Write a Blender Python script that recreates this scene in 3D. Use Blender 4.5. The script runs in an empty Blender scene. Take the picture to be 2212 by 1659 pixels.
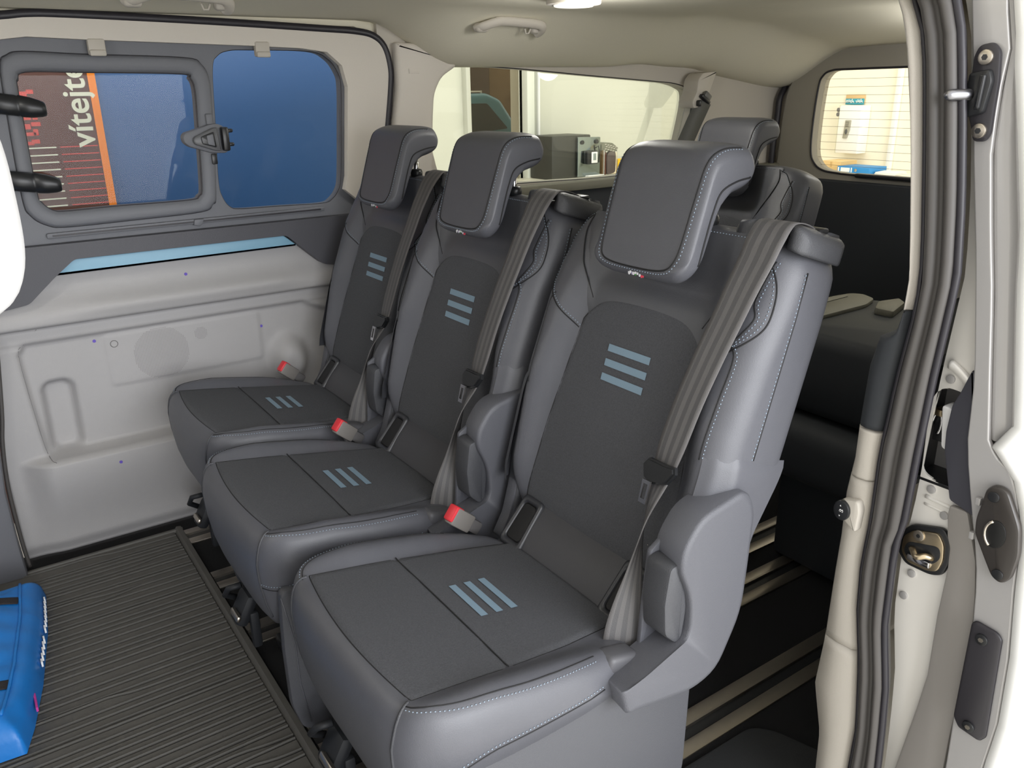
import bpy, bmesh, math, random
from mathutils import Vector, Matrix, geometry
random.seed(7)
sc = bpy.context.scene
COL = sc.collection

# ------------------------------------------------------------------ camera
cam_d = bpy.data.cameras.new('camera'); cam = bpy.data.objects.new('camera', cam_d); COL.objects.link(cam)
cam_d.sensor_width = 36.0; cam_d.lens = 28.496; cam_d.clip_start = 0.02; cam_d.clip_end = 200
yaw, pit, rol = math.radians(55.8096), math.radians(19.7996), math.radians(-1.056)
fw = Vector((math.cos(yaw)*math.cos(pit), math.sin(yaw)*math.cos(pit), -math.sin(pit)))
rt = Vector((math.sin(yaw), -math.cos(yaw), 0)); up = rt.cross(fw)
r2 = math.cos(rol)*rt + math.sin(rol)*up; u2 = -math.sin(rol)*rt + math.cos(rol)*up
cam.matrix_world = Matrix(((r2.x, u2.x, -fw.x, -0.52963), (r2.y, u2.y, -fw.y, -0.90060), (r2.z, u2.z, -fw.z, 1.17294), (0, 0, 0, 1)))
sc.camera = cam

# ------------------------------------------------------------------ world, lights, exposure
w = bpy.data.worlds.new('showroom_daylight'); sc.world = w; w.use_nodes = True
bg = w.node_tree.nodes['Background']; bg.inputs[0].default_value = (1.0, 0.985, 0.95, 1); bg.inputs[1].default_value = 1.25
def area(name, loc, target, sx, sy, power, col):
    d = bpy.data.lights.new(name, 'AREA'); d.shape = 'RECTANGLE'; d.size = sx; d.size_y = sy; d.energy = power; d.color = col
    o = bpy.data.objects.new(name, d); COL.objects.link(o); o.location = loc
    o.rotation_euler = (Vector(target)-Vector(loc)).to_track_quat('-Z', 'Y').to_euler(); return o
area('showroom_window_light', (0.6, -5.6, 1.9), (0.4, 0.0, 0.7), 6.0, 3.6, 430, (0.94, 0.96, 1.0))
area('showroom_ceiling_light', (4.0, 3.6, 4.2), (5.5, 5.2, 0.5), 3.5, 2.0, 40, (1.0, 0.97, 0.86))
vs = sc.view_settings; vs.view_transform = 'Standard'; vs.look = 'None'; vs.gamma = 1; vs.exposure = 0.35; vs.use_curve_mapping = False
sc.cycles.max_bounces = 10; sc.cycles.transparent_max_bounces = 16; sc.cycles.diffuse_bounces = 6
sc.cycles.use_denoising = True

# ------------------------------------------------------------------ materials
def lin(c):
    return tuple(((v/255)/12.92 if v/255 <= 0.04045 else ((v/255+0.055)/1.055)**2.4) for v in c)
def mat(name, rgb, rough=0.5, metal=0.0, noise=0.0, nscale=40, bump=0.0, bscale=400, coat=0.0, spec=0.5, sheen=0.0):
    m = bpy.data.materials.new(name); m.use_nodes = True; nt = m.node_tree; b = nt.nodes['Principled BSDF']
    c = lin(rgb); b.inputs['Base Color'].default_value = (*c, 1); b.inputs['Roughness'].default_value = rough
    b.inputs['Metallic'].default_value = metal; b.inputs['Coat Weight'].default_value = coat
    b.inputs['Specular IOR Level'].default_value = spec; b.inputs['Sheen Weight'].default_value = sheen
    tc = nt.nodes.new('ShaderNodeTexCoord')
    if noise:
        n = nt.nodes.new('ShaderNodeTexNoise'); n.inputs['Scale'].default_value = nscale; n.inputs['Detail'].default_value = 4
        nt.links.new(tc.outputs['Object'], n.inputs['Vector'])
        r = nt.nodes.new('ShaderNodeMapRange'); r.inputs[3].default_value = 1-noise; r.inputs[4].default_value = 1+noise
        nt.links.new(n.outputs['Fac'], r.inputs[0])
        mx = nt.nodes.new('ShaderNodeVectorMath'); mx.operation = 'SCALE'; mx.inputs[0].default_value = c
        nt.links.new(r.outputs[0], mx.inputs['Scale']); nt.links.new(mx.outputs[0], b.inputs['Base Color'])
    if bump:
        n2 = nt.nodes.new('ShaderNodeTexNoise'); n2.inputs['Scale'].default_value = bscale; n2.inputs['Detail'].default_value = 3
        nt.links.new(tc.outputs['Object'], n2.inputs['Vector'])
        bp = nt.nodes.new('ShaderNodeBump'); bp.inputs['Strength'].default_value = bump; bp.inputs['Distance'].default_value = 0.002
        nt.links.new(n2.outputs['Fac'], bp.inputs['Height']); nt.links.new(bp.outputs[0], b.inputs['Normal'])
    return m
def glass(name, tint, gl=1.0):
    m = bpy.data.materials.new(name); m.use_nodes = True; nt = m.node_tree; nt.nodes.clear()
    o = nt.nodes.new('ShaderNodeOutputMaterial'); t = nt.nodes.new('ShaderNodeBsdfTransparent'); g = nt.nodes.new('ShaderNodeBsdfGlossy')
    t.inputs[0].default_value = (*tint, 1); g.inputs['Roughness'].default_value = 0.01
    f = nt.nodes.new('ShaderNodeFresnel'); f.inputs[0].default_value = 1.45
    s = nt.nodes.new('ShaderNodeMath'); s.operation = 'MULTIPLY'; s.inputs[1].default_value = gl
    mx = nt.nodes.new('ShaderNodeMixShader'); nt.links.new(f.outputs[0], s.inputs[0]); nt.links.new(s.outputs[0], mx.inputs[0])
    nt.links.new(t.outputs[0], mx.inputs[1]); nt.links.new(g.outputs[0], mx.inputs[2]); nt.links.new(mx.outputs[0], o.inputs[0]); return m
DARK_L = mat('lumbar_leather', (66, 66, 70), 0.42, noise=.05, bump=.18, bscale=900)
LEATHER = mat('dark_grey_leather', (82, 83, 88), 0.42, noise=.05, bump=.18, bscale=900)
LEATHER_L = mat('mid_grey_leather', (87, 88, 94), 0.42, noise=.05, bump=.18, bscale=900)
FABRIC = mat('charcoal_fabric', (82, 83, 87), 0.9, noise=.30, nscale=420, bump=.6, bscale=700, spec=.2)
SEAM = mat('black_thread_seam', (24, 24, 26), 0.7)
STITCH = mat('pale_blue_thread', (150, 166, 182), 0.6)
STRIPE = mat('grey_blue_print', (124, 147, 164), 0.55, bump=.15)
PLASTIC = mat('grained_charcoal_plastic', (66, 67, 71), 0.5, bump=.35, bscale=700)
PLASTIC_G = mat('grey_plastic', (84, 85, 91), 0.48, bump=.3, bscale=700)
BLACKP = mat('black_plastic', (32, 33, 35), 0.35)
BELT = mat('seat_belt_webbing', (98, 96, 96), 0.6, bump=.3, bscale=800)
BELT_D = mat('seat_belt_dark_stripe', (80, 79, 80), 0.55, bump=.3, bscale=800)
CHROME = mat('polished_metal', (215, 215, 218), 0.12, 1.0)
STEEL = mat('brushed_aluminium', (196, 188, 176), 0.33, 1.0, noise=.06, nscale=60)
ZINC = mat('zinc_plate', (196, 180, 152), 0.3, 1.0, noise=.08)
RED = mat('red_button', (214, 50, 60), 0.4)
BUCKLE = mat('taupe_buckle_plastic', (120, 116, 112), 0.45)
PANEL = mat('light_grey_door_plastic', (168, 166, 166), 0.6, noise=.02, bump=.2, bscale=800)
SURR = mat('grey_window_surround', (104, 106, 112), 0.5, bump=.2, bscale=800)
DARKTRIM = mat('charcoal_trim', (74, 74, 80), 0.5, bump=.2, bscale=800)
BEIGE = mat('light_beige_trim', (203, 197, 188), 0.6, bump=.15, bscale=700)
BEIGE_G = mat('grey_beige_trim', (186, 180, 170), 0.6, bump=.15, bscale=700)
HEAD = mat('headliner_fabric', (226, 221, 203), 0.9, noise=.03, nscale=300, bump=.25, bscale=900, spec=.2)
RUBBER = mat('black_rubber_seal', (38, 36, 42), 0.45)
RUBBER_G = mat('grey_rubber_seal', (76, 73, 71), 0.5)
BLUESTRIP = mat('pale_blue_insert', (128, 172, 196), 0.45)
CARPET = mat('black_carpet', (36, 36, 37), 0.95, noise=.35, nscale=700, bump=.8, bscale=900, spec=.15)
MATR = mat('rubber_mat', (88, 86, 82), 0.6, noise=.12, nscale=25, bump=.3, bscale=600)
DARKPANEL = mat('dark_lining', (46, 49, 53), 0.7, noise=.1, nscale=200)
SILVER = mat('silver_paint', (236, 233, 227), 0.30, 0.12, noise=.02, nscale=2000, coat=.6)
SILVER_G = mat('silver_paint_door_edge', (172, 170, 169), 0.38, 0.25, noise=.02, nscale=2000, coat=.3)
WHITE = mat('white_plastic', (238, 238, 238), 0.5)
PURPLE = mat('purple_lens_spot', (100, 80, 180), 0.6)
BAGBLUE = mat('bright_blue_nylon', (30, 122, 205), 0.42, noise=.05, nscale=30, bump=.25, bscale=60)
BAGSTRAP = mat('black_webbing', (44, 40, 42), 0.8, bump=.5, bscale=500)
PINK = mat('magenta_print', (196, 60, 150), 0.6)
G_CLEAR = glass('clear_tint_glass', (0.90, 0.92, 0.93), .2)
G_QUART = glass('greenish_tint_glass', (0.92, 0.93, 0.88), .4)
G_REAR = glass('rear_glass', (0.99, 0.97, 0.90), .4)
G_DOOR = glass('dark_door_glass', (0.80, 0.76, 0.70), .5)

# ------------------------------------------------------------------ helpers
def tag(o, label=None, cat=None, group=None, kind=None):
    if label: o['label'] = label
    if cat: o['category'] = cat
    if group: o['group'] = group
    if kind: o['kind'] = kind
    return o
def thing(name, label, cat, loc=(0, 0, 0), group=None, kind=None):
    o = bpy.data.objects.new(name, None); COL.objects.link(o); o.location = loc; o.empty_display_size = .05
    return tag(o, label, cat, group, kind)
def world_loc(p):
    l = Vector((0, 0, 0))
    while p is not None:
        l += p.location; p = p.parent
    return l
def mk(name, verts, faces, material, parent=None, smooth=True, mids=None, recalc=True):
    me = bpy.data.meshes.new(name); off = world_loc(parent)
    me.from_pydata([tuple(Vector(v)-off) for v in verts], [], faces)
    for m in (material if isinstance(material, (list, tuple)) else [material]): me.materials.append(m)
    if mids:
        for p, i in zip(me.polygons, mids): p.material_index = i
    if recalc:
        bm = bmesh.new(); bm.from_mesh(me); bmesh.ops.recalc_face_normals(bm, faces=bm.faces); bm.to_mesh(me); bm.free()
    if smooth:
        for p in me.polygons: p.use_smooth = True
    me.update()
    o = bpy.data.objects.new(name, me); COL.objects.link(o); o.parent = parent
    return o
def from_bm(name, bm, material, parent=None, smooth=True, angle=None):
    off = world_loc(parent); bmesh.ops.translate(bm, verts=bm.verts, vec=-off)
    bmesh.ops.recalc_face_normals(bm, faces=bm.faces)
    me = bpy.data.meshes.new(name)
    if angle is not None:
        for e in bm.edges:
            if len(e.link_faces) == 2 and e.calc_face_angle() > angle: e.smooth = False
    for f in bm.faces: f.smooth = smooth
    bm.to_mesh(me); bm.free()
    for m in (material if isinstance(material, (list, tuple)) else [material]): me.materials.append(m)
    o = bpy.data.objects.new(name, me); COL.objects.link(o); o.parent = parent
    return o
SHARP = math.radians(38)
def rbox(name, c, size, material, parent=None, bev=0.004, rot=None, seg=2):
    bm = bmesh.new(); bmesh.ops.create_cube(bm, size=1)
    bmesh.ops.scale(bm, vec=size, verts=bm.verts)
    b = min(bev, min(size)*.45)
    if b > 0: bmesh.ops.bevel(bm, geom=bm.edges[:], offset=b, segments=seg, affect='EDGES', profile=.5)
    if rot is not None: bmesh.ops.rotate(bm, cent=(0, 0, 0), matrix=rot, verts=bm.verts)
    bmesh.ops.translate(bm, verts=bm.verts, vec=c)
    return from_bm(name, bm, material, parent, True, SHARP)
def catmull(pts, n=8, closed=True):
    out = []; N = len(pts); P = [Vector(p) for p in pts]
    rng = range(N) if closed else range(N-1)
    for i in rng:
        if closed: p0, p1, p2, p3 = P[(i-1) % N], P[i], P[(i+1) % N], P[(i+2) % N]
        else: p0, p1, p2, p3 = P[max(i-1, 0)], P[i], P[i+1], P[min(i+2, N-1)]
        for k in range(n):
            t = k/n
            out.append(0.5*((2*p1)+(-p0+p2)*t+(2*p0-5*p1+4*p2-p3)*t*t+(-p0+3*p1-3*p2+p3)*t**3))
    if not closed: out.append(P[-1])
    return out
def round_poly(pts, r, n=5):
    """polygon with corners replaced by arcs; r one radius or a list"""
    out = []; N = len(pts)
    for i in range(N):
        a, b, c = Vector(pts[i-1]), Vector(pts[i]), Vector(pts[(i+1) % N])
        ri = r[i] if isinstance(r, (list, tuple)) else r
        d1, d2 = (a-b), (c-b); l1, l2 = d1.length, d2.length
        ri = min(ri, l1*.49, l2*.49)
        if ri < 1e-5: out.append(b); continue
        p, q = b+d1.normalized()*ri, b+d2.normalized()*ri
        for k in range(n+1):
            t = k/n; out.append(p*(1-t)**2+b*2*t*(1-t)+q*t*t)
    return out
def ax3(axis, uv, d):
    """place an outline point: axis x -> (d,u,v), y -> (u,d,v), z -> (u,v,d)"""
    u, v = uv[0], uv[1]
    return (d, u, v) if axis == 'x' else ((u, d, v) if axis == 'y' else (u, v, d))
def prism(name, outline, axis, a, b, material, parent=None, bev=0.003, seg=2, rot=None):
    bm = bmesh.new()
    va = [bm.verts.new(ax3(axis, p, a)) for p in outline]; vb = [bm.verts.new(ax3(axis, p, b)) for p in outline]
    n = len(outline)
    fa = bm.faces.new(va); fb = bm.faces.new(vb[::-1])
    for i in range(n): bm.faces.new((va[i], va[(i+1) % n], vb[(i+1) % n], vb[i]))
    bmesh.ops.recalc_face_normals(bm, faces=bm.faces)
    if bev > 0:
        ed = [e for f in (fa, fb) for e in f.edges]
        bmesh.ops.bevel(bm, geom=ed, offset=bev, segments=seg, affect='EDGES', profile=.5)
    if rot is not None:
        cc = Vector((0, 0, 0))
        for v in bm.verts: cc += v.co
        cc /= len(bm.verts)
        bmesh.ops.rotate(bm, cent=cc, matrix=rot, verts=bm.verts)
    return from_bm(name, bm, material, parent, True, SHARP)
def plate(name, outline, holes, axis, front, back, material, parent=None, bev=0.0):
    """flat plate with holes, extruded from front to back"""
    loops = [outline]+list(holes)
    polys = [[Vector((p[0], p[1], 0)) for p in l] for l in loops]
    tris = geometry.tessellate_polygon(polys)
    flat = [p for l in loops for p in l]; n = len(flat)
    verts = [ax3(axis, p, front) for p in flat]+[ax3(axis, p, back) for p in flat]
    faces = [tuple(t) for t in tris]+[tuple(i+n for i in t[::-1]) for t in tris]
    k = 0
    for l in loops:
        m = len(l)
        for i in range(m): faces.append((k+i, k+(i+1) % m, n+k+(i+1) % m, n+k+i))
        k += m
    o = mk(name, verts, faces, material, parent, smooth=False)
    if bev:
        md = o.modifiers.new('bevel', 'BEVEL'); md.width = bev; md.segments = 3; md.limit_method = 'ANGLE'; md.angle_limit = math.radians(50)
    return o
def resample(pts, n, closed=True):
    P = [Vector(p) for p in pts]
    if closed: P = P+[P[0]]
    L = [0]
    for i in range(1, len(P)): L.append(L[-1]+(P[i]-P[i-1]).length)
    out = []; j = 0
    for k in range(n):
        d = L[-1]*k/(n if closed else n-1)
        while j < len(L)-2 and L[j+1] < d: j += 1
        t = (d-L[j])/max(L[j+1]-L[j], 1e-9); out.append(P[j].lerp(P[j+1], t))
    return out
def ringframe(name, outer, inner, axis, prof, material, parent=None, n=120):
    """frame between two outlines; prof = [(t across 0 outer..1 inner, depth)]"""
    def ang(pts):
        c = sum((Vector(p) for p in pts), Vector((0, 0)))/len(pts)
        P = [Vector(p) for p in pts]; k = max(range(len(P)), key=lambda i: (P[i]-c).dot(Vector((-1, 1)))); return P[k:]+P[:k]
    A, B = resample(ang(outer), n), resample(ang(inner), n)
    verts = []; faces = []
    for t, d in prof:
        for a, b in zip(A, B): verts.append(ax3(axis, a.lerp(b, t), d))
    m = len(prof)
    for k in range(m-1):
        for i in range(n): faces.append((k*n+i, k*n+(i+1) % n, (k+1)*n+(i+1) % n, (k+1)*n+i))
    for i in range(n): faces.append(((m-1)*n+i, (m-1)*n+(i+1) % n, (i+1) % n, i))
    return mk(name, verts, faces, material, parent)
def tube_geo(path, r, n=8, closed=False, w=None, upv=None):
    P = [Vector(p) for p in path]; m = len(P); verts = []; faces = []
    up0 = Vector(upv) if upv is not None else None; prev = None
    for i in range(m):
        if closed: t = (P[(i+1) % m]-P[i-1])
        else: t = P[min(i+1, m-1)]-P[max(i-1, 0)]
        t.normalize()
        if up0 is not None: nn = up0-t*up0.dot(t)
        elif prev is None:
            nn = t.orthogonal()
        else: nn = prev-t*prev.dot(t)
        nn.normalize(); prev = nn; bb = t.cross(nn)
        rr = r[i] if isinstance(r, (list, tuple)) else r
        for k in range(n):
            a = 2*math.pi*k/n; verts.append(P[i]+nn*math.cos(a)*rr+bb*math.sin(a)*(w if w else rr))
    for i in range(m if closed else m-1):
        for k in range(n):
            j = (i+1) % m
            faces.append((i*n+k, i*n+(k+1) % n, j*n+(k+1) % n, j*n+k))
    if not closed: faces += [tuple(range(n))[::-1], tuple((m-1)*n+k for k in range(n))]
    return verts, faces
def tube(name, path, r, material, parent=None, n=8, closed=False, w=None, upv=None):
    v, f = tube_geo(path, r, n, closed, w, upv); return mk(name, v, f, material, parent)
class Acc:
    def __init__(s): s.v = []; s.f = []; s.m = []
    def add(s, v, f, m=0):
        o = len(s.v); s.v += list(v); s.f += [tuple(i+o for i in q) for q in f]; s.m += [m]*len(f)
    def box(s, c, sz, m=0, rot=None):
        vs = [Vector((x*sz[0]/2, y*sz[1]/2, z*sz[2]/2)) for x in (-1, 1) for y in (-1, 1) for z in (-1, 1)]
        if rot is not None: vs = [rot @ v for v in vs]
        s.add([v+Vector(c) for v in vs], [(0, 1, 3, 2), (4, 6, 7, 5), (0, 4, 5, 1), (2, 3, 7, 6), (0, 2, 6, 4), (1, 5, 7, 3)], m)
    def mk(s, name, material, parent=None, smooth=True): return mk(name, s.v, s.f, material, parent, smooth, s.m)
def seamtubes(name, paths, r, material, parent, n=6):
    a = Acc()
    for p in paths: a.add(*tube_geo(p, r, n))
    return a.mk(name, material, parent)
def dashes(name, paths, material, parent, L=0.0042, gap=0.0014, r=0.0009):
    a = Acc()
    for path in paths:
        P = [Vector(p) for p in path]; tot = sum((P[i+1]-P[i]).length for i in range(len(P)-1)); n = max(2, int(tot/(L+gap)))
        R = resample(path, n*2+1, closed=False)
        for k in range(n):
            p, q = R[2*k], R[2*k].lerp(R[2*k+1], 1.15); t = (q-p).normalized(); u = t.orthogonal().normalized(); b = t.cross(u); m = (p+q)/2
            a.add([p, m+u*r, m+b*r, m-u*r, m-b*r, q], [(0, 1, 2), (0, 2, 3), (0, 3, 4), (0, 4, 1), (5, 2, 1), (5, 3, 2), (5, 4, 3), (5, 1, 4)])
    o = a.mk(name, material, parent); o['kind'] = 'stuff'; return o
def grid(name, f, nu, nv, material, parent=None, thick=0.0, tdir=None, closed_u=False):
    verts = []; faces = []
    for j in range(nv+1):
        for i in range(nu+1): verts.append(Vector(f(i/nu, j/nv)))
    W = nu+1
    for j in range(nv):
        for i in range(nu): faces.append((j*W+i, j*W+i+1, (j+1)*W+i+1, (j+1)*W+i))
    if tdir is not None:
        n = len(verts); d = Vector(tdir)*thick; verts += [v+d for v in verts]
        faces += [tuple(k+n for k in q[::-1]) for q in faces]
        b = [i for i in range(W)]+[j*W+nu for j in range(1, nv+1)]+[nv*W+i for i in range(nu-1, -1, -1)]+[j*W for j in range(nv-1, 0, -1)]
        for k in range(len(b)): p, q = b[k], b[(k+1) % len(b)]; faces.append((q, p, p+n, q+n))
    return mk(name, verts, faces, material, parent)
def loft(name, rings, material, parent=None, caps=True):
    n = len(rings[0]); verts = [v for r in rings for v in r]; faces = []
    for j in range(len(rings)-1):
        for i in range(n): faces.append((j*n+i, j*n+(i+1) % n, (j+1)*n+(i+1) % n, (j+1)*n+i))
    if caps: faces += [tuple(range(n))[::-1], tuple((len(rings)-1)*n+i for i in range(n))]
    return mk(name, verts, faces, material, parent)
def disc(name, c, r, axis, t, material, parent=None, n=20, bev=.0008):
    pts = [(c['yzx'.index('y')] if False else 0, 0)]
    i = 'xyz'.index(axis); oth = [k for k in range(3) if k != i]
    out = [(c[oth[0]]+r*math.cos(2*math.pi*k/n), c[oth[1]]+r*math.sin(2*math.pi*k/n)) for k in range(n)]
    return prism(name, out, axis, c[i]-t/2, c[i]+t/2, material, parent, bev)
def sst(a, b, x):
    t = min(1, max(0, (x-a)/(b-a))) if a != b else float(x >= a); return t*t*(3-2*t)
def interp(tab, x):
    if x <= tab[0][0]: return tab[0][1]
    for (a, va), (b, vb) in zip(tab, tab[1:]):
        if x <= b: return va+(vb-va)*(x-a)/(b-a)
    return tab[-1][1]
def copy_tree(o, parent=None, skip=()):
    c = o.copy(); COL.objects.link(c); c.parent = parent
    for ch in list(o.children):
        if ch.name.split('.')[0] in skip: continue
        copy_tree(ch, c)
    return c

# ================================================================== VAN SHELL (setting)
WY = 1.36
# ---- floor
plate('floor', [(-2.0, -.40), (2.35, -.40), (2.35, 1.45), (-2.0, 1.45)], [], 'z', 0.0, -.10, CARPET)['kind'] = 'structure'
# ---- ceiling
def ceil_pt(u, v):
    x = -1.6+3.95*u; y = -.34+1.72*v
    c = 1.372+.012*math.sin(math.pi*v)
    far_top = 1.367-(.120*sst(.52, .80, x))
    k = sst(1.02, 1.345, y); z = c*(1-k)+far_top*k
    k2 = sst(-.02, -.34, y); z = z*(1-k2)+1.27*k2
    z -= .075*sst(1.75, 2.32, x)
    z += .010*math.exp(-((x-1.55)/.10)**2)-.008*math.exp(-((x-1.95)/.12)**2)
    return (x, y, z)
o = grid('ceiling', ceil_pt, 90, 60, HEAD, thick=.03, tdir=(0, 0, 1)); o['kind'] = 'structure'
wf = bpy.data.objects.new('wall_front', None); COL.objects.link(wf); wf['kind'] = 'structure'  # cab front out of view, closed in to keep light off the seat fronts
plate('cab_light_block', [(-.40, 0), (1.45, 0), (1.45, .92), (-.40, .92)], [], 'x', -1.95, -1.85, mat('dash_dark', (60, 60, 62), .6), wf)
plate('front_door_light_block', [(-1.9, 0), (-.86, 0), (-.86, .90), (-1.9, .90)], [], 'y', -.48, -.40, mat('dash_dark_b', (80, 80, 82), .6), wf)
plate('b_pillar', [(-.86, 0), (-.76, 0), (-.80, 1.40), (-.88, 1.40)], [], 'y', -.48, -.38, BEIGE_G, wf)
o = plate('trim_1', [(-1.7, -.42), (2.4, -.42), (2.4, 1.48), (-1.7, 1.48)], [], 'z', 1.43, 1.47, SILVER); o['kind'] = 'structure'; o['label'] = 'silver outer roof skin'

# ---- left sliding door
door = bpy.data.objects.new('door_1', None); COL.objects.link(door); door['kind'] = 'structure'
seal = [(-.75, 1.335), (-.45, 1.343), (-.347, 1.351), (-.296, 1.357), (-.212, 1.358), (.087, 1.352), (.394, 1.342), (.49, 1.338), (.545, 1.328), (.578, 1.300), (.592, 1.247), (.589, 1.193), (.567, 1.064), (.53, .88)]
seal_s = catmull(seal, 5, closed=False)
tube('door_seal', [(p[0], 1.342, p[1]) for p in seal_s], .008, RUBBER, door, 10, w=.010, upv=(0, 1, 0))
inner_top = [(-.75, 1.300), (-.36, 1.302), (-.306, 1.309), (-.187, 1.305), (.206, 1.297), (.33, 1.293), (.405, 1.284), (.445, 1.25), (.457, 1.195), (.434, .954), (.424, .917), (.461, .885)]
o = plate('upper_trim', [tuple(p) for p in seal_s]+inner_top[::-1], [], 'y', 1.338, 1.39, BEIGE, door, bev=.012)
pane_out = catmull([(-.366, 1.253), (-.350, 1.271), (-.318, 1.279), (-.192, 1.274), (.034, 1.268), (.073, 1.252), (.087, 1.219), (.085, 1.150), (.066, .935), (.053, .906), (.021, .889), (-.15, .884), (-.299, .882), (-.340, .890), (-.370, .915), (-.380, .96), (-.373, 1.17)], 5)
pane_in = catmull([(-.339, 1.218), (-.320, 1.236), (-.199, 1.235), (.021, 1.231), (.043, 1.219), (.050, 1.191), (.045, 1.106), (.034, .955), (.024, .930), (-.005, .921), (-.179, .921), (-.293, .919), (-.322, .924), (-.342, .944), (-.348, .976), (-.343, 1.189)], 5)
fixed = catmull([(.100, 1.239), (.117, 1.274), (.149, 1.287), (.205, 1.289), (.365, 1.287), (.416, 1.268), (.442, 1.234), (.449, 1.195), (.438, 1.07), (.426, .954), (.416, .917), (.393, .891), (.361, .881), (.240, .884), (.131, .886), (.100, .893), (.082, .921), (.077, .965), (.087, 1.084)], 5)
pane_cut = [tuple(p) for p in pane_in]
sur = [(-.75, 1.31), (-.306, 1.316), (.33, 1.30), (.43, 1.275), (.462, 1.20), (.442, .954), (.435, .917), (.50, .89), (.45, .835), (-.75, .835)]
plate('window_surround', sur, [pane_cut, [tuple(p) for p in fixed]], 'y', 1.362, 1.40, SURR, door, bev=.002)
ringframe('hinged_window_frame', [tuple(p) for p in pane_out], pane_cut, 'y', [(0, 1.362), (.03, 1.353), (.2, 1.350), (.8, 1.352), (.97, 1.356), (1, 1.366)], SURR, door, 160)
tube('pane_gasket', [(p[0], 1.362, p[1]) for p in pane_in], .0022, RUBBER, door, 6, closed=True)
tube('frame_gap', [(p[0], 1.3615, p[1]) for p in pane_out], .0016, RUBBER, door, 6, closed=True)
win1 = bpy.data.objects.new('window_1', None); COL.objects.link(win1); win1['kind'] = 'structure'
plate('hinged_pane', pane_cut, [], 'y', 1.372, 1.376, G_CLEAR, win1)
plate('fixed_pane', [tuple(p) for p in fixed], [], 'y', 1.376, 1.380, G_CLEAR, win1)
tube('pane_edge', [(p[0], 1.366, p[1]) for p in fixed], .002, RUBBER, door, 6, closed=True)
# belt track
prism('window_track', round_poly([(-.347, .858), (-.347, .871), (.362, .874), (.362, .862)], .005), 'y', 1.352, 1.37, SURR, door, .002)
prism('track_slot', round_poly([(-.335, .8625), (-.335, .8665), (.350, .869), (.350, .865)], .002), 'y', 1.3505, 1.356, RUBBER, door, 0)
prism('track_catch', [(-.005, .858), (-.002, .872), (.022, .872), (.018, .860), (.010, .854)], 'y', 1.345, 1.36, SURR, door, .002)
# dark arm-rest band with blue insert
band = [(-.75, .846), (.445, .846), (.452, .838), (.425, .745), (.400, .712), (.385, .704), (.335, .714), (.272, .772), (.234, .807), (-.300, .807), (-.350, .768), (-.415, .711), (-.470, .703), (-.75, .70)]
plate('shelf_band', round_poly(band, .010), [], 'y', 1.332, 1.40, DARKTRIM, door, bev=.012)
prism('blue_insert', round_poly([(-.352, .772), (-.302, .806), (.230, .806), (.266, .775)], .004), 'y', 1.342, 1.36, BLUESTRIP, door, .004)
# moulded lower panel
def boxsd(x, z, x0, x1, z0, z1, r):
    qx = abs(x-(x0+x1)/2)-(x1-x0)/2+r; qz = abs(z-(z0+z1)/2)-(z1-z0)/2+r
    return math.hypot(max(qx, 0), max(qz, 0))+min(max(qx, qz), 0)-r
def polysd(x, z, poly):
    d = 1e9; ins = False; n = len(poly)
    for i in range(n):
        ax, az = poly[i-1]; bx, bz = poly[i]
        ex, ez = bx-ax, bz-az; t = max(0, min(1, ((x-ax)*ex+(z-az)*ez)/(ex*ex+ez*ez))); d = min(d, math.hypot(x-ax-ex*t, z-az-ez*t))
        if (az > z) != (bz > z) and x < (bx-ax)*(z-az)/(bz-az)+ax: ins = not ins
    return -d if ins else d
POCK = [(-.408, .60), (-.444, .600), (-.462, .575), (-.456, .44), (-.447, .31), (-.431, .290), (.42, .292), (.42, .55), (.33, .575), (.281, .601)]
def panel_pt(u, v):
    x = -.545+1.12*u; z = .015+.79*v
    y = 1.385
    y -= .034*sst(.635, .650, z)*(1-sst(.662, .74, z))*.8                        # rolled arm rest above the crease
    y -= .010*sst(.635, .646, z)
    y += .004*math.exp(-((z-.640)/.004)**2)
    y -= .012*math.exp(-((z-.682)/.020)**2)*sst(-.42, -.20, x)*(1-sst(.18, .32, x))
    y += .020*sst(.006, -.010, polysd(x, z, POCK))                               # recessed pocket area
    if z < .60: y += .006*sst(.590, .602, z)
    d = boxsd(x, z, -.262, .15, .448, .588, .012); y -= .004*sst(.004, -.004, d)   # speaker panel
    # grip recess
    xs = x-(.45-z)*-.02
    d = boxsd(xs, z, -.428, -.352, .296, .49, .028); y += .028*sst(.008, -.014, d)
    y -= .05*sst(.30, .285, z)*(1-sst(.27, .05, z)*.75)*sst(-.52, -.44, x)          # lip below the pocket
    y -= .05*math.exp(-(((x-.225)/.050)**2+((z-.43)/.065)**2)**2)                # rounded boss by the far seat
    d = abs(math.hypot(x+.14, z-.22)-.16); y -= .014*sst(.03, .0, d)*sst(.22, .27, z)*sst(.29, .275, z) if False else 0
    y += .018*sst(.06, .015, z)
    return (x, y, z)
o = grid('door_panel', panel_pt, 190, 140, PANEL, door, thick=.02, tdir=(0, 1, 0))
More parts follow.
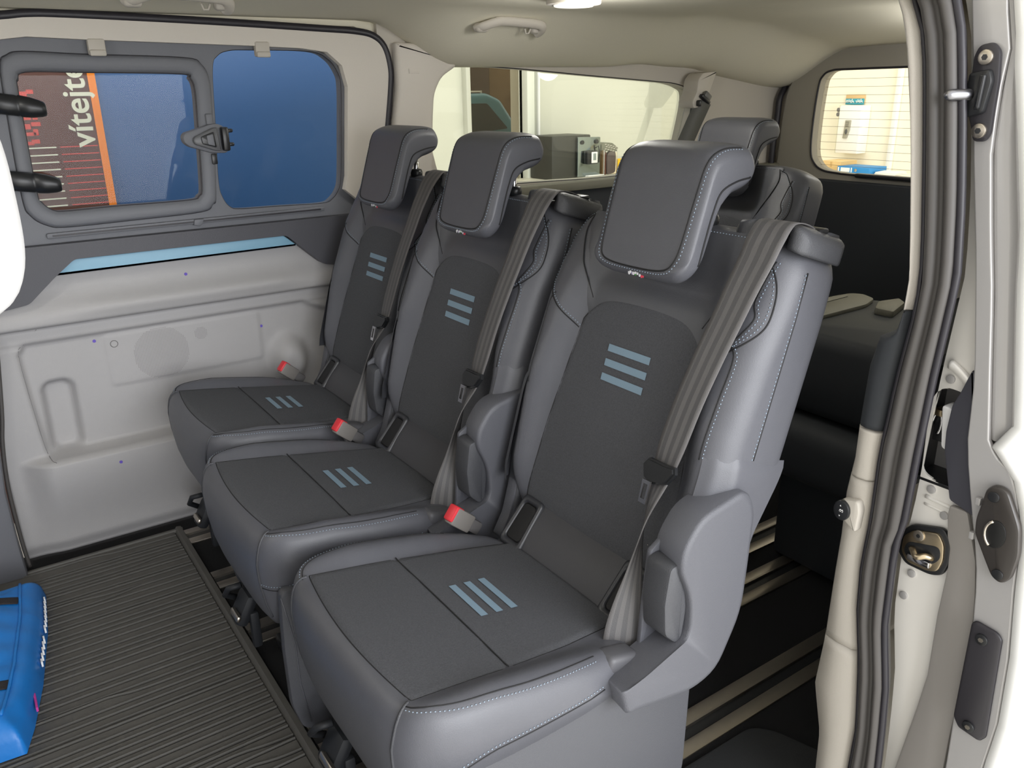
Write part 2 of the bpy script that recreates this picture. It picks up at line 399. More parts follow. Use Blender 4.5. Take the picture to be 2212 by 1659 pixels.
# speaker perforations (real small studs over the grille disc)
a = Acc()
def studs(cx, cz, R, st):
    k = int(R/st)
    for i in range(-k, k+1):
        for j in range(-k, k+1):
            if math.hypot(i, j)*st <= R:
                px, pz = cx+i*st, cz+j*st; yy = panel_pt((px+.545)/1.12, (pz-.015)/.79)[1]-.0006
                h = st*.27
                a.add([(px-h, yy, pz), (px, yy, pz+h), (px+h, yy, pz), (px, yy, pz-h), (px, yy+.003, pz)], [(0, 1, 2, 3), (0, 4, 1), (1, 4, 2), (2, 4, 3), (3, 4, 0)])
studs(-.126, .517, .072, .0038); studs(-.017, .553, .018, .0038)
o = a.mk('speaker_grille', mat('grille_holes', (112, 110, 108), .7), door, False); o['kind'] = 'stuff'
tube('screw_cap', [(-.240+.009*math.cos(t*.314), panel_pt(.272, .694)[1]-.0005, .563+.009*math.sin(t*.314)) for t in range(20)], .0009, mat('cap_line', (110, 108, 106), .6), door, 6, closed=True)
def on_panel(x, z, e=0): return panel_pt((x+.545)/1.12, (z-.015)/.79)[1]-e
tube('pocket_edge', [(p[0], on_panel(p[0], p[1], -.001), p[1]) for p in catmull([(-.408, .637), (-.444, .602), (-.460, .575), (-.456, .439), (-.447, .310), (-.433, .289)], 6, False)], .0010, mat('panel_gap', (120, 118, 118), .7), door, 6)
for i, (x, z, lb) in enumerate([(-.039, .728, 'purple dot just below the pale blue insert'), (.154, .543, 'purple dot right of the speaker panel'), (-.285, .578, 'faint purple dot left of the speaker panel'), (-.286, .256, 'purple dot on the ledge below the pocket')]):  # purple lens blemishes given body as flat discs on the panel
    yy = on_panel(x, z, .0008); n = 14
    tag(prism('lens_spot', [(x+.0042*math.cos(2*math.pi*k/n), z+.0042*math.sin(2*math.pi*k/n)) for k in range(n)], 'y', yy-.0006, yy+.0006, PURPLE, None, 0), lb+' of the grey door', 'lens spot', 'purple dots on the door panel')
# window hinges and latch
for z0 in (1.163, .993):
    h = thing('window_hinge', 'x', None); h.parent = door; del h['label']
    rings = []
    for xx, ry, rz in [(-.445, .012, .0225), (-.354, .013, .023), (-.350, .011, .0215), (-.347, .014, .024), (-.325, .0145, .0225), (-.306, .014, .0185), (-.298, .012, .0155), (-.2955, .008, .012), (-.295, .002, .004)]:
        rings.append([(xx, 1.335+ry*math.cos(t*math.pi/8), z0+rz*math.sin(t*math.pi/8)-(xx+.35)*.16) for t in range(16)])
    loft('hinge_cap', rings, BLACKP, h)
lat = [(-.003, 1.079), (.004, 1.090), (.030, 1.097), (.067, 1.109), (.085, 1.110), (.100, 1.104), (.112, 1.09), (.110, 1.045), (.100, 1.036), (.063, 1.038), (.012, 1.055), (.0, 1.065)]
lt = thing('window_latch', 'x', None); lt.parent = door; del lt['label']
prism('latch_base', round_poly(lat, .006), 'y', 1.335, 1.37, SURR, lt, .004)
prism('latch_handle', round_poly([(.018, 1.071), (.022, 1.079), (.070, 1.100), (.082, 1.101), (.086, 1.043), (.070, 1.044), (.022, 1.061)], .004), 'y', 1.318, 1.337, mat('latch_grey', (92, 93, 96), .4), lt, .004)
prism('latch_button', round_poly([(.036, 1.080), (.070, 1.091), (.073, 1.052), (.038, 1.062)], .004), 'y', 1.314, 1.320, BLACKP, lt, .002)
prism('latch_button', round_poly([(.050, 1.082), (.066, 1.086), (.068, 1.056), (.051, 1.061)], .003), 'y', 1.312, 1.316, SURR, lt, .001)
rbox('latch_hinge', (.099, 1.325, 1.072), (.018, .022, .060), BLACKP, lt, .005)
for zz in (1.092, 1.058): rbox('latch_lug', (.113, 1.33, zz), (.016, .018, .010), BLACKP, lt, .004)
rbox('latch_stay', (.070, 1.345, 1.121), (.016, .012, .026), SURR, lt, .003); rbox('latch_slot', (.071, 1.347, 1.022), (.014, .006, .026), BLACKP, lt, .002)
for x0 in (-.165, .228):
    b = rbox('blind_hook', (x0, 1.344, 1.289), (.038, .020, .036), BEIGE_G, door, .004)
    rbox('blind_hook', (x0, 1.334, 1.276), (.036, .010, .014), BEIGE_G, door, .004)

# ---- wall behind the door: pillars, rear quarter
qw = catmull([(.712, 1.05), (.716, 1.107), (.722, 1.173), (.747, 1.219), (.795, 1.247), (.847, 1.252), (1.051, 1.243), (1.339, 1.222), (1.649, 1.201), (1.732, 1.194), (1.800, 1.178), (1.835, 1.15), (1.82, 1.05), (1.78, .93), (1.72, .892), (1.423, .882), (1.177, .885), (.80, .895), (.745, .92)], 5)
plate('door_header', [(-1.9, 1.352), (.50, 1.352), (.60, 1.31), (.60, 1.44), (-1.9, 1.44)], [], 'y', 1.362, 1.40, HEAD, door)
wl = bpy.data.objects.new('wall_left', None); COL.objects.link(wl); wl['kind'] = 'structure'
plate('side_trim', [(.56, .86), (2.36, .86), (2.36, 1.36), (.56, 1.36)], [[tuple(p) for p in qw]], 'y', 1.345, 1.42, BEIGE_G, wl, bev=.006)
cp = round_poly([(.603, 1.312), (.70, 1.308), (.775, 1.293), (.806, 1.262), (.795, 1.244), (.747, 1.217), (.722, 1.173), (.714, 1.107), (.700, .90), (.56, .86), (.578, 1.06), (.603, 1.193)], [.01, .02, .03, .012, .004, .02, .02, .02, 0, 0, .05, .02])
prism('pillar_cover', cp, 'y', 1.315, 1.36, BEIGE, wl, .012, 3)
rbox('airbag_badge', (.655, 1.314, 1.235), (.034, .002, .014), BEIGE, wl, .0008)
plate('lower_lining', [(.56, 0), (2.36, 0), (2.36, .868), (.56, .868)], [], 'y', 1.33, 1.42, DARKPANEL, wl)
rbox('window_sill', (1.47, 1.325, .868), (1.76, .06, .030), mat('sill_grey_green', (122, 120, 106), .6), wl, .008)
prism('front_pillar_trim', [(-1.9, 0), (-.553, 0), (-.556, .10), (-.556, .25), (-.545, .37), (-.53, .46), (-.50, .70), (-.50, .705), (-1.9, .705)], 'y', 1.318, 1.40, mat('pillar_grey', (108, 109, 114), .5, bump=.2, bscale=800), wl, .012)
tube('pillar_seal', [(p[0], 1.350, p[1]) for p in catmull([(-.545, .02), (-.549, .10), (-.549, .25), (-.538, .37), (-.522, .46), (-.49, .70)], 5, False)], .005, RUBBER_G, wl, 8)
tube('pillar_seal', [(p[0], 1.345, p[1]) for p in catmull([(-.556, .0), (-.560, .10), (-.560, .25), (-.549, .37), (-.533, .46), (-.50, .70)], 5, False)], .004, RUBBER, wl, 8)
plate('upper_front_trim', [(-1.9, .70), (-.74, .70), (-.74, 1.37), (-1.9, 1.37)], [], 'y', 1.35, 1.40, BEIGE_G, wl)
win2 = bpy.data.objects.new('window_2', None); COL.objects.link(win2); win2['kind'] = 'structure'
plate('quarter_pane', [tuple(p) for p in qw], [], 'y', 1.385, 1.389, G_QUART, win2)
tube('quarter_gasket', [(p[0], 1.352, p[1]) for p in qw], .003, RUBBER, win2, 6, closed=True)
# D pillar edge, black seal by tailgate
dp = catmull([(2.287, .80), (2.287, .949), (2.300, 1.06), (2.305, 1.13), (2.330, 1.17), (2.36, 1.21)], 6, False)
tube('tailgate_seal', [(p[0]-.01, 1.318, p[1]) for p in dp], .012, RUBBER, wl, 8)
# ---- rear wall / tailgate
wr = bpy.data.objects.new('wall_rear', None); COL.objects.link(wr); wr['kind'] = 'structure'
tw_half = [(1.147, 1.171), (1.134, 1.208), (1.098, 1.229), (1.0, 1.231)]
tw = catmull([(1.155, 1.05), (1.147, 1.171), (1.134, 1.208), (1.098, 1.228), (1.0, 1.231), (.5, 1.231), (.0, 1.231), (-.09, 1.22), (-.12, 1.18), (-.14, 1.05), (-.13, .93), (-.09, .87), (0, .862), (.5, .858), (.95, .858), (1.022, .860), (1.089, .867), (1.130, .890), (1.152, .937)], 5)
tail = bpy.data.objects.new('tailgate_lining', None); COL.objects.link(tail); tail.parent = wr
plate('upper_frame', round_poly([(1.31, .83), (1.30, 1.06), (1.285, 1.16), (1.245, 1.235), (1.16, 1.288), (1.0, 1.312), (.4, 1.32), (-.1, 1.31), (-.34, 1.20), (-.36, .83)], .03), [[tuple(p) for p in tw]], 'x', 2.30, 2.36, mat('tailgate_beige_grey', (150, 145, 134), .6, bump=.2, bscale=700), tail, bev=.010)
plate('upper_corner', [(1.45, .80), (1.45, 1.42), (-.4, 1.42), (-.4, .80), (-.345, .80), (-.345, 1.2), (-.1, 1.30), (1.16, 1.28), (1.285, 1.15), (1.30, .80)], [], 'x', 2.335, 2.40, BEIGE_G, tail)
plate('lower_lining', [(1.45, 0), (1.45, .835), (-.4, .835), (-.4, 0)], [], 'x', 2.285, 2.36, DARKPANEL, tail, bev=.012)
rbox('tailgate_latch_cover', (2.295, .79, .858), (.03, .30, .016), BLACKP, tail, .006)
win3 = bpy.data.objects.new('window_3', None); COL.objects.link(win3); win3['kind'] = 'structure'
plate('rear_pane', [tuple(p) for p in tw], [], 'x', 2.335, 2.339, G_REAR, win3)
tube('rear_gasket', [(2.299, p[0], p[1]) for p in tw], .004, RUBBER, win3, 6, closed=True)
hl = Acc()
for k in range(12):
    z = .885+k*.0285; hl.add(*tube_geo([(2.333, -.12, z), (2.333, 1.14, z)], .0007, 4))
o = hl.mk('demister_lines', mat('demister_copper', (150, 120, 80), .6), win3); o['kind'] = 'stuff'

# ================================================================== RIGHT PILLAR (near side), all in real depth
cA = [(0, -.315), (.117, -.310), (.195, -.308), (.278, -.289), (.359, -.295), (.48, -.297), (.546, -.299), (.617, -.298), (.673, -.304), (.729, -.304), (.812, -.307), (.857, -.316), (.868, -.337), (.900, -.345), (.942, -.346), (1.077, -.325), (1.155, -.310), (1.222, -.296), (1.258, -.284), (1.30, -.262), (1.37, -.20)]
cB = [(0, -.366), (.157, -.366), (.245, -.368), (.362, -.356), (.443, -.342), (.527, -.337), (.562, -.340), (.606, -.341), (.701, -.340), (.748, -.344), (.809, -.348), (.900, -.358), (.944, -.359), (.998, -.353), (1.097, -.339), (1.193, -.324), (1.248, -.311), (1.267, -.299), (1.31, -.275), (1.37, -.21)]
cD = [(0, -.412), (.193, -.410), (.273, -.406), (.346, -.401), (.440, -.385), (.575, -.381), (.60, -.388), (.715, -.391), (.822, -.395), (.953, -.403), (1.042, -.393), (1.137, -.378), (1.227, -.362), (1.263, -.350), (1.37, -.31)]
cE = [(0, -.50), (.24, -.486), (.34, -.484), (.457, -.487), (.533, -.480), (.576, -.473), (.652, -.453), (.728, -.434), (.823, -.428), (.970, -.404), (1.10, -.379), (1.18, -.366), (1.27, -.349), (1.37, -.335)]
PX = .46
wrt = bpy.data.objects.new('wall_right', None); COL.objects.link(wrt); wrt['kind'] = 'structure'
def strip_trim(name, z0, z1, mt, n=24, dx=0.0):
    rings = []
    for k in range(n+1):
        z = z0+(z1-z0)*k/n; a_, b_ = interp(cA, z), interp(cB, z)
        rings.append([(PX+.03, b_-.004, z), (PX+dx, b_, z), (PX-.006+dx, b_+.006, z), (PX-.008+dx, (a_+b_)/2, z), (PX-.004+dx, a_-.008, z), (PX+.008, a_, z), (PX+.30, a_+.015, z), (PX+.30, b_, z)])
    return loft(name, rings, mt, wrt)
strip_trim('pillar_trim_upper', .902, 1.37, BEIGE)
strip_trim('pillar_trim_belt', .728, .900, DARKPANEL)
strip_trim('pillar_trim_middle', .652, .724, BEIGE_G, dx=-.001)
strip_trim('pillar_trim_lower', .375, .649, BEIGE_G)
strip_trim('pillar_trim_foot', 0, .373, BEIGE_G, dx=-.002)
# sealing profile: two bulbs
rings = []
for k in range(49):
    z = 1.37*k/48; b_, d_ = interp(cB, z), interp(cD, z)
    row = []
    for i in range(17):
        t = i/16; row.append((PX-.002-.013*abs(math.sin(t*math.pi*2))**.8 if t < 1 else PX-.002, b_-.008+(d_-b_+.002)*t, z))
    rings.append(row+[(PX+.02, d_, z), (PX+.02, b_, z)])
loft('opening_seal', rings, RUBBER_G, wrt)
tube('seal_lip', [(PX-.004, interp(cD, z/40*1.37)-.006, z/40*1.37) for z in range(41)], .0055, RUBBER, wrt, 8)
tube('seal_lip', [(PX-.004, interp(cB, z/40*1.37)-.007, z/40*1.37) for z in range(41)], .003, RUBBER, wrt, 8)
# silver jamb with recess
JX = .50
zs = [1.40*k/40 for k in range(41)]
jout = [(interp(cD, z)+.006, z) for z in zs]+[(min(interp(cE, z)-.010, interp(cD, z)-.001), z) for z in zs[::-1]]
rec = round_poly([(-.372, .672), (-.3685, .775), (-.378, .796), (-.398, .800), (-.43, .795), (-.43, .662), (-.40, .664)], .012)
rec = [(p[0]-.012 if p[0] > -.39 else p[0]-.006, p[1]) for p in rec]
plate('body_jamb', jout, [rec], 'x', JX, JX+.004, SILVER, wrt, bev=.001)
rbox('recess_back', (JX+.055, -.405, .725), (.01, .09, .20), SILVER_G, wrt, .001); rbox('recess_side', (JX+.03, -.372, .73), (.06, .006, .17), BLACKP, wrt, .001)
rbox('recess_base', (JX+.03, -.405, .662), (.06, .08, .006), BLACKP, wrt, .001)
# pressed beads and plugs on jamb
def jy(z, t): d_, e_ = interp(cD, z), interp(cE, z); return d_+(e_-d_)*t
tube('pressed_bead', [(JX-.001, jy(.83, t/10), .832-.02*(t/10)**1.5) for t in range(1, 11)], .006, SILVER, wrt, 8, w=.010)
tube('pressed_bead', [(JX, jy(.64, t/10), .640-.006*(t/10)) for t in range(1, 11)], .003, SILVER, wrt, 8)
tube('pressed_bead', [(JX, jy(.61, t/10), .628-.012*(t/10)**2) for t in range(1, 11)], .002, SILVER, wrt, 8)
for y, z in ((-.402, .812), (-.402, .652), (-.425, .622), (-.395, .515), (-.389, .475)):
    disc('body_plug', (JX-.001, y, z), .006, 'x', .004, SILVER_G, wrt, 14, .001)
bx = thing('recess_roller', 'x', None); bx.parent = wrt; del bx['label']
rbox('roller_arm', (JX+.02, -.394, .757), (.02, .026, .010), ZINC, bx, .002); rbox('roller_block', (JX+.025, -.395, .735), (.02, .026, .040), BLACKP, bx, .003)
tube('roller_hook', [(JX+.012, -.388+.006*math.cos(t*.4), .742+.016*math.sin(t*.4)) for t in range(12)], .002, CHROME, bx, 6)
prism('white_bumper', round_poly([(-.398, .776), (-.420, .773), (-.426, .715), (-.406, .716)], .006), 'x', JX-.004, JX+.02, WHITE, wrt, .002)
prism('dark_edge_moulding', round_poly([(-.431, .835), (-.421, .80), (-.414, .782), (-.412, .745), (-.414, .719), (-.432, .652), (-.47, .640), (-.46, .70), (-.455, .76), (-.445, .82)], .004), 'x', JX-.012, JX-.003, mat('edge_moulding', (66, 66, 74), .5), wrt, .003)
prism('grey_edge_moulding', round_poly([(-.434, .645), (-.433, .632), (-.438, .60), (-.444, .585), (-.446, .555), (-.444, .478), (-.446, .377), (-.440, .313), (-.424, .18), (-.42, .0), (-.495, .0), (-.492, .30), (-.495, .46), (-.488, .53), (-.480, .58), (-.458, .645)], .004), 'x', JX-.012, JX-.003, mat('edge_grey', (138, 134, 130), .5), wrt, .003)
# striker
st = thing('door_striker', 'metal door striker plate screwed in a black surround on the silver jamb', 'striker', (JX, -.407, .53))
so = round_poly([(-.388, .594), (-.431, .607), (-.443, .590), (-.446, .560), (-.440, .537), (-.424, .529), (-.386, .529), (-.372, .545), (-.372, .575)], .008)
prism('striker_gasket', so, 'x', JX-.008, JX, BLACKP, st, .003)
def shrink(pts, s):
    c = sum((Vector(p) for p in pts), Vector((0, 0)))/len(pts); return [tuple(c+(Vector(p)-c)*s) for p in pts]
prism('striker_plate', shrink(so, .80), 'x', JX-.012, JX-.004, ZINC, st, .002)
tube('striker_loop', [(JX-.012-.012*math.sin(math.pi*t/10), -.395-.030*t/10, .560+.002*math.sin(t)) for t in range(11)], .0045, ZINC, st, 10)
prism('striker_slot', round_poly([(-.387, .568), (-.432, .580), (-.436, .563), (-.425, .548), (-.392, .543), (-.384, .552)], .009), 'x', JX-.0128, JX-.010, BLACKP, st, .0004)
rbox('striker_ramp', (JX-.014, -.408, .5475), (.006, .034, .010), CHROME, st, .003)
disc('striker_screw', (JX-.013, -.402, .584), .008, 'x', .003, STEEL, st, 16, .001)
disc('screw_socket', (JX-.0147, -.402, .584), .003, 'x', .001, BLACKP, st, 6, 0)
# door switch
sw = thing('door_button', 'round black door button with white symbols on the beige pillar trim', 'button', (PX-.01, -.311, .60))
prism('button_bezel', round_poly([(-.300, .602), (-.306, .614), (-.316, .618), (-.333, .622), (-.337, .606), (-.335, .572), (-.315, .585)], .006), 'x', PX-.020, PX-.002, BEIGE_G, sw, .003)
nn = 24
prism('button_face', [(-.3125+.0125*math.cos(2*math.pi*k/nn), .6005+.0155*math.sin(2*math.pi*k/nn)) for k in range(nn)], 'x', PX-.025, PX-.015, BLACKP, sw, .002)
sy = Acc(); X0 = PX-.0255
sy.add([(X0, -.3130, .6075), (X0, -.3105, .6075), (X0, -.3118, .6100)], [(0, 1, 2)]); sy.add([(X0, -.3130, .5935), (X0, -.3105, .5935), (X0, -.3118, .5910)], [(0, 2, 1)])
sy.box((X0, -.3135, .6005), (.0004, .0058, .0022)); sy.box((X0, -.3150, .6010), (.0004, .0020, .0040)); sy.box((X0, -.3122, .6010), (.0004, .0018, .0040))
sy.mk('button_symbol', WHITE, sw, False)
# rear right side wall of the van (out of view, keeps the light right)
plate('rear_side_lining', [(.76, 0), (2.36, 0), (2.36, .88), (.76, .88)], [], 'y', -.36, -.30, DARKPANEL, wrt)
plate('rear_side_upper', [(.70, .88), (2.36, .88), (2.36, 1.36), (.70, 1.36)], [round_poly([(.95, .93), (1.95, .93), (1.90, 1.20), (.95, 1.22)], .05)], 'y', -.36, -.30, BEIGE_G, wrt)
# ================================================================== OPEN SLIDING DOOR (front edge)
DX = .478
sd = bpy.data.objects.new('door_2', None); COL.objects.link(sd); sd['kind'] = 'structure'
dl = [(0.0000, -0.5025), (0.1078, -0.5005), (0.2549, -0.4987), (0.3593, -0.4951), (0.4719, -0.4978), (0.5464, -0.4905), (0.5891, -0.4842), (0.6636, -0.4642), (0.7371, -0.4460), (0.8306, -0.4397), (0.9741, -0.4161), (1.0985, -0.3916), (1.1730, -0.3788), (1.2620, -0.3616), (1.3428, -0.3461)]
dr = [(0.7553, -0.4706), (0.8361, -0.4578), (0.9369, -0.4424), (1.0050, -0.4288), (1.1031, -0.4115), (1.1721, -0.4106), (1.2075, -0.4133), (1.2593, -0.4006), (1.3428, -0.3870)]
dw = [(0.0000, -0.5434), (0.1078, -0.5414), (0.2921, -0.5441), (0.3702, -0.5496), (0.4756, -0.5450), (0.5709, -0.5341), (0.6436, -0.5287), (0.6990, -0.5141), (0.7235, -0.5023), (0.7362, -0.4824), (0.7544, -0.4706)]
dwu = [(0.7544, -0.4987), (0.9423, -0.4678), (1.0086, -0.4597), (1.1367, -0.4324), (1.2584, -0.4043), (1.3428, -0.3825)]
out = [(interp(dl, z), z) for z in [1.36*k/40 for k in range(41)]]
out += [(interp(dr, z), z) for z in [1.36-.605*k/16 for k in range(17)]]+[(interp(dw, z), z) for z in [.748, .742, .734, .725, .716, .70, .68, .645, .60, .57, .52, .47, .42, .37, .29, .2, 0]]
plate('door_edge', out, [], 'x', DX, DX+.008, SILVER_G, sd, bev=.002)
# window frame channel above belt
rings = []
for k in range(25):
    z = .755+.605*k/24; a_, b_ = interp(dr, z), interp(dwu, z)
    if b_ > a_-.006: b_ = a_-.006
    rings.append([(DX+.014, a_+.003, z), (DX+.006, a_, z), (DX+.003, a_+(b_-a_)*.2, z), (DX+.010, a_+(b_-a_)*.5, z), (DX+.009, a_+(b_-a_)*.8, z), (DX+.001, b_, z), (DX+.014, b_, z)])
loft('door_window_frame', rings, SILVER_G, sd)
# outer skin, rolled over edge
rings = []
for k in range(41):
    z = 1.36*k/40
    b_ = interp(dw, z) if z < .755 else interp(dwu, z)
    if z > .755 and b_ > interp(dr, z)-.006: b_ = interp(dr, z)-.006
    rings.append([(DX+.006, b_+.001, z), (DX-.001, b_-.002, z), (DX-.002, b_-.014, z), (DX+.008, b_-.030, z), (DX+.03, b_-.048, z), (DX+.10, b_-.062, z), (DX+1.0, b_-.075, z), (DX+1.0, b_, z)])
loft('door_skin', rings, mat('silver_skin', (232, 232, 230), .45, .0, coat=.2), sd)
# alignment pin bracket
ab = thing('alignment_bracket', 'black bracket with bright steel pin bolted high on the silver door edge', 'bracket', (DX, -.394, 1.161))
ao = round_poly([(-0.3825, 1.2139), (-0.3979, 1.2166), (-0.4070, 1.2075), (-0.4106, 1.1757), (-0.4106, 1.1458), (-0.4115, 1.1176), (-0.4061, 1.1094), (-0.3925, 1.1094), (-0.3879, 1.1249), (-0.3825, 1.1376), (-0.3788, 1.1521), (-0.3788, 1.1839), (-0.3779, 1.2021)], .005)
prism('bracket_plate', ao, 'x', DX-.008, DX, mat('bracket_black', (46, 44, 48), .4), ab, .003)
prism('bracket_block', round_poly([(-0.3797, 1.1848), (-0.4025, 1.1884), (-0.4070, 1.1757), (-0.4025, 1.1412), (-0.3852, 1.1358), (-0.3779, 1.1476)], .004), 'x', DX-.016, DX-.004, BLACKP, ab, .004)
prism('bracket_rib', round_poly([(-0.3943, 1.1830), (-0.4015, 1.1830), (-0.3997, 1.1449), (-0.3925, 1.1449)], .003), 'x', DX-.021, DX-.014, BLACKP, ab, .003)
rings = []
for t, r in [(0, .0085), (.004, .0072), (.024, .0066), (.029, .005), (.031, .002)]:
    rings.append([(DX-.014-t*1.0, -.3834+.3*t+r*math.cos(k*math.pi/8), 1.161+r*math.sin(k*math.pi/8)) for k in range(16)])
loft('guide_pin', rings, mat('pin_steel', (150, 150, 155), .3, 1.0), ab)
for yy, zz in ((-0.3934, 1.2007), (-0.3997, 1.1217)):
    disc('bracket_screw', (DX-.010, yy, zz), .0085, 'x', .005, STEEL, ab, 16, .0015); disc('screw_socket', (DX-.0128, yy, zz), .0035, 'x', .001, BLACKP, ab, 6, 0)
# latch
dlt = thing('door_latch', 'dark brown elongated door latch with round hole on the silver door edge', 'latch', (DX, -.507, .637))
lo = round_poly([(-0.4833, 0.6962), (-0.4933, 0.7053), (-0.5078, 0.7026), (-0.5187, 0.6817), (-0.5296, 0.6599), (-0.5350, 0.6245), (-0.5314, 0.5891), (-0.5223, 0.5773), (-0.5096, 0.5818), (-0.4978, 0.6009), (-0.4796, 0.6318), (-0.4778, 0.6527), (-0.4805, 0.6708)], .008)
LATB = mat('latch_brown_black', (54, 50, 47), .35)
prism('latch_plate', lo, 'x', DX-.012, DX, LATB, dlt, .004)
n = 24
rings = [[(DX-.0125, -.505+(.016 if j == 0 else .0135)*math.cos(2*math.pi*k/n), .643+(.024 if j == 0 else .020)*math.sin(2*math.pi*k/n)) for k in range(n)] for j in (0, 1)]
prism('latch_mouth', [(-.505+.0127*math.cos(2*math.pi*k/n), .642+.019*math.sin(2*math.pi*k/n)) for k in range(n)], 'x', DX-.0135, DX-.011, mat('latch_void', (10, 10, 10), .5), dlt, .001)
tube('latch_fork', [(DX-.014, -.505+.0122*math.cos(t*.3-1.2), .642+.018*math.sin(t*.3-1.2)) for t in range(9)], .002, STEEL, dlt, 8)
for yy, zz in ((-0.4946, 0.6899), (-0.5169, 0.5900)):
    disc('latch_screw', (DX-.0125, yy, zz), .007, 'x', .003, BLACKP, dlt, 16, .001)
for zz in (.673, .624): rbox('latch_clip', (DX-.004, -.475, zz), (.006, .006, .010), SILVER_G, dlt, .001)
# blanking cover
cv = thing('blanking_cover', 'long black rounded cover plate with two screws low on the door edge', 'cover', (DX, -.519, .421))
co = round_poly([(-0.4960, 0.5019), (-0.5014, 0.5083), (-0.5291, 0.5055), (-0.5359, 0.4983), (-0.5423, 0.3457), (-0.5350, 0.3339), (-0.5060, 0.3366), (-0.4973, 0.3494)], .004)
prism('cover_plate', co, 'x', DX-.007, DX, mat('cover_black', (48, 46, 50), .4), cv, .004)
for yy, zz in ((-0.5132, 0.4874), (-0.5196, 0.3494)):
    disc('cover_screw', (DX-.0085, yy, zz), .008, 'x', .004, BLACKP, cv, 16, .001); disc('screw_socket', (DX-.0108, yy, zz), .0035, 'x', .001, STEEL, cv, 6, 0)

# ================================================================== FLOOR FITTINGS
def rail(y, x0, x1, label):
    r = thing('floor_rail', label, 'rail', (x0, y, 0), 'aluminium seat rails in the floor')
    xm, L = (x0+x1)/2, x1-x0
    for dy, wd in ((-.0275, .030), (.0275, .034)):
        prism('rail_flange', round_poly([(y+dy-wd/2, 0), (y+dy-wd/2, .005), (y+dy+wd/2, .005), (y+dy+wd/2, 0)], .001, 2), 'x', x0, x1, STEEL, r, 0)
    rbox('rail_slot', (xm, y, .001), (L, .020, .002), BLACKP, r, 0)
    prism('rail_lip', [(y+.010, .001), (y+.010, .009), (y+.015, .009), (y+.015, .001)], 'x', x0, x1, STEEL, r, 0)
    return r
rail(-.057, .05, 2.2, 'aluminium floor rail closest to the door opening, running back past the nearest seat')
rail(.198, -.150, 2.2, 'aluminium floor rail seen behind the nearest seat, deeper in the dark')
rail(.345, -.158, 2.2, 'floor rail tip at the mat edge beside the front base of the middle seat')
rail(.745, -.158, 2.2, 'floor rail tip just past the silver lever on the mat edge')
rail(1.020, -.160, 2.2, 'floor rail tip under the front of the middle seat corner, bright at the mat edge')
rail(1.290, -.162, 2.2, 'floor rail tip closest to the grey sliding door, at the far mat corner')
# ribbed mat
fm = thing('floor_mat', 'black ribbed rubber floor mat in front of the three seats', 'mat', (-.7, .6, 0))
def mat_edge(y): return -.162-.001*y
plate('mat_base', round_poly([(-1.5, -.33), (-.16, -.33), (-.163, 1.344), (-1.5, 1.33)], [.01, .01, .02, .01]), [], 'z', .0008, .0003, MATR, fm)
prism('mat_rim', [(-.162, .0), (-.166, .016), (-.178, .018), (-.186, .006), (-.186, .0)], 'y', -.33, 1.344, MATR, fm, 0)
prism('mat_rim', [(1.344, .0), (1.340, .014), (1.332, .014), (1.328, .006), (1.328, 0)], 'x', -1.5, -.163, MATR, fm, 0)
rr = random.Random(3); y = -.31; lines = []
while y < 1.318:
    kx = [(-.24-rr.random()*.9, rr.choice((-1, 1))*.0062, .05+.03*rr.random()) for _ in range(rr.choice((0, 0, 1, 1)))]
    lines.append((y, kx)); y += .0185+rr.choice((0, .001, .003, .010))
NX = 60; verts = []; faces = []; rows = []
def rib_y(ln, x):
    yy, kx = ln
    return yy+sum(A*math.tanh((x-c)/(wd*.4))+.003*math.exp(-((x-c)/wd)**2) for c, A, wd in kx)
xs_ = [-1.48+(1.48-.188)*i/NX for i in range(NX+1)]
rows.append([(x, -.328, .0095) for x in xs_])
for ln in lines:
    for dy, z in ((-.0052, .0095), (-.0048, .0012), (-.0012, .0012), (-.0004, .0125), (.0012, .0125), (.0020, .0095)):
        rows.append([(x, rib_y(ln, x)+dy, z) for x in xs_])
rows.append([(x, 1.330, .0095) for x in xs_])
verts = [q for r_ in rows for q in r_]; W_ = NX+1
faces = [(j_*W_+i_, j_*W_+i_+1, (j_+1)*W_+i_+1, (j_+1)*W_+i_) for j_ in range(len(rows)-1) for i_ in range(NX)]
o = mk('mat_ribs', verts, faces, MATR, fm, False); o['kind'] = 'stuff'
rm = thing('rubber_mat', 'flat black mat corner on the floor by the beige pillar foot', 'mat', (.5, -.2, 0))
prism('mat_sheet', round_poly([(.34, -.115), (.545, -.118), (.575, -.15), (.62, -.29), (.34, -.29)], .02), 'z', .0, .008, mat('flat_black_mat', (40, 42, 44), .8, bump=.4), rm, .003)

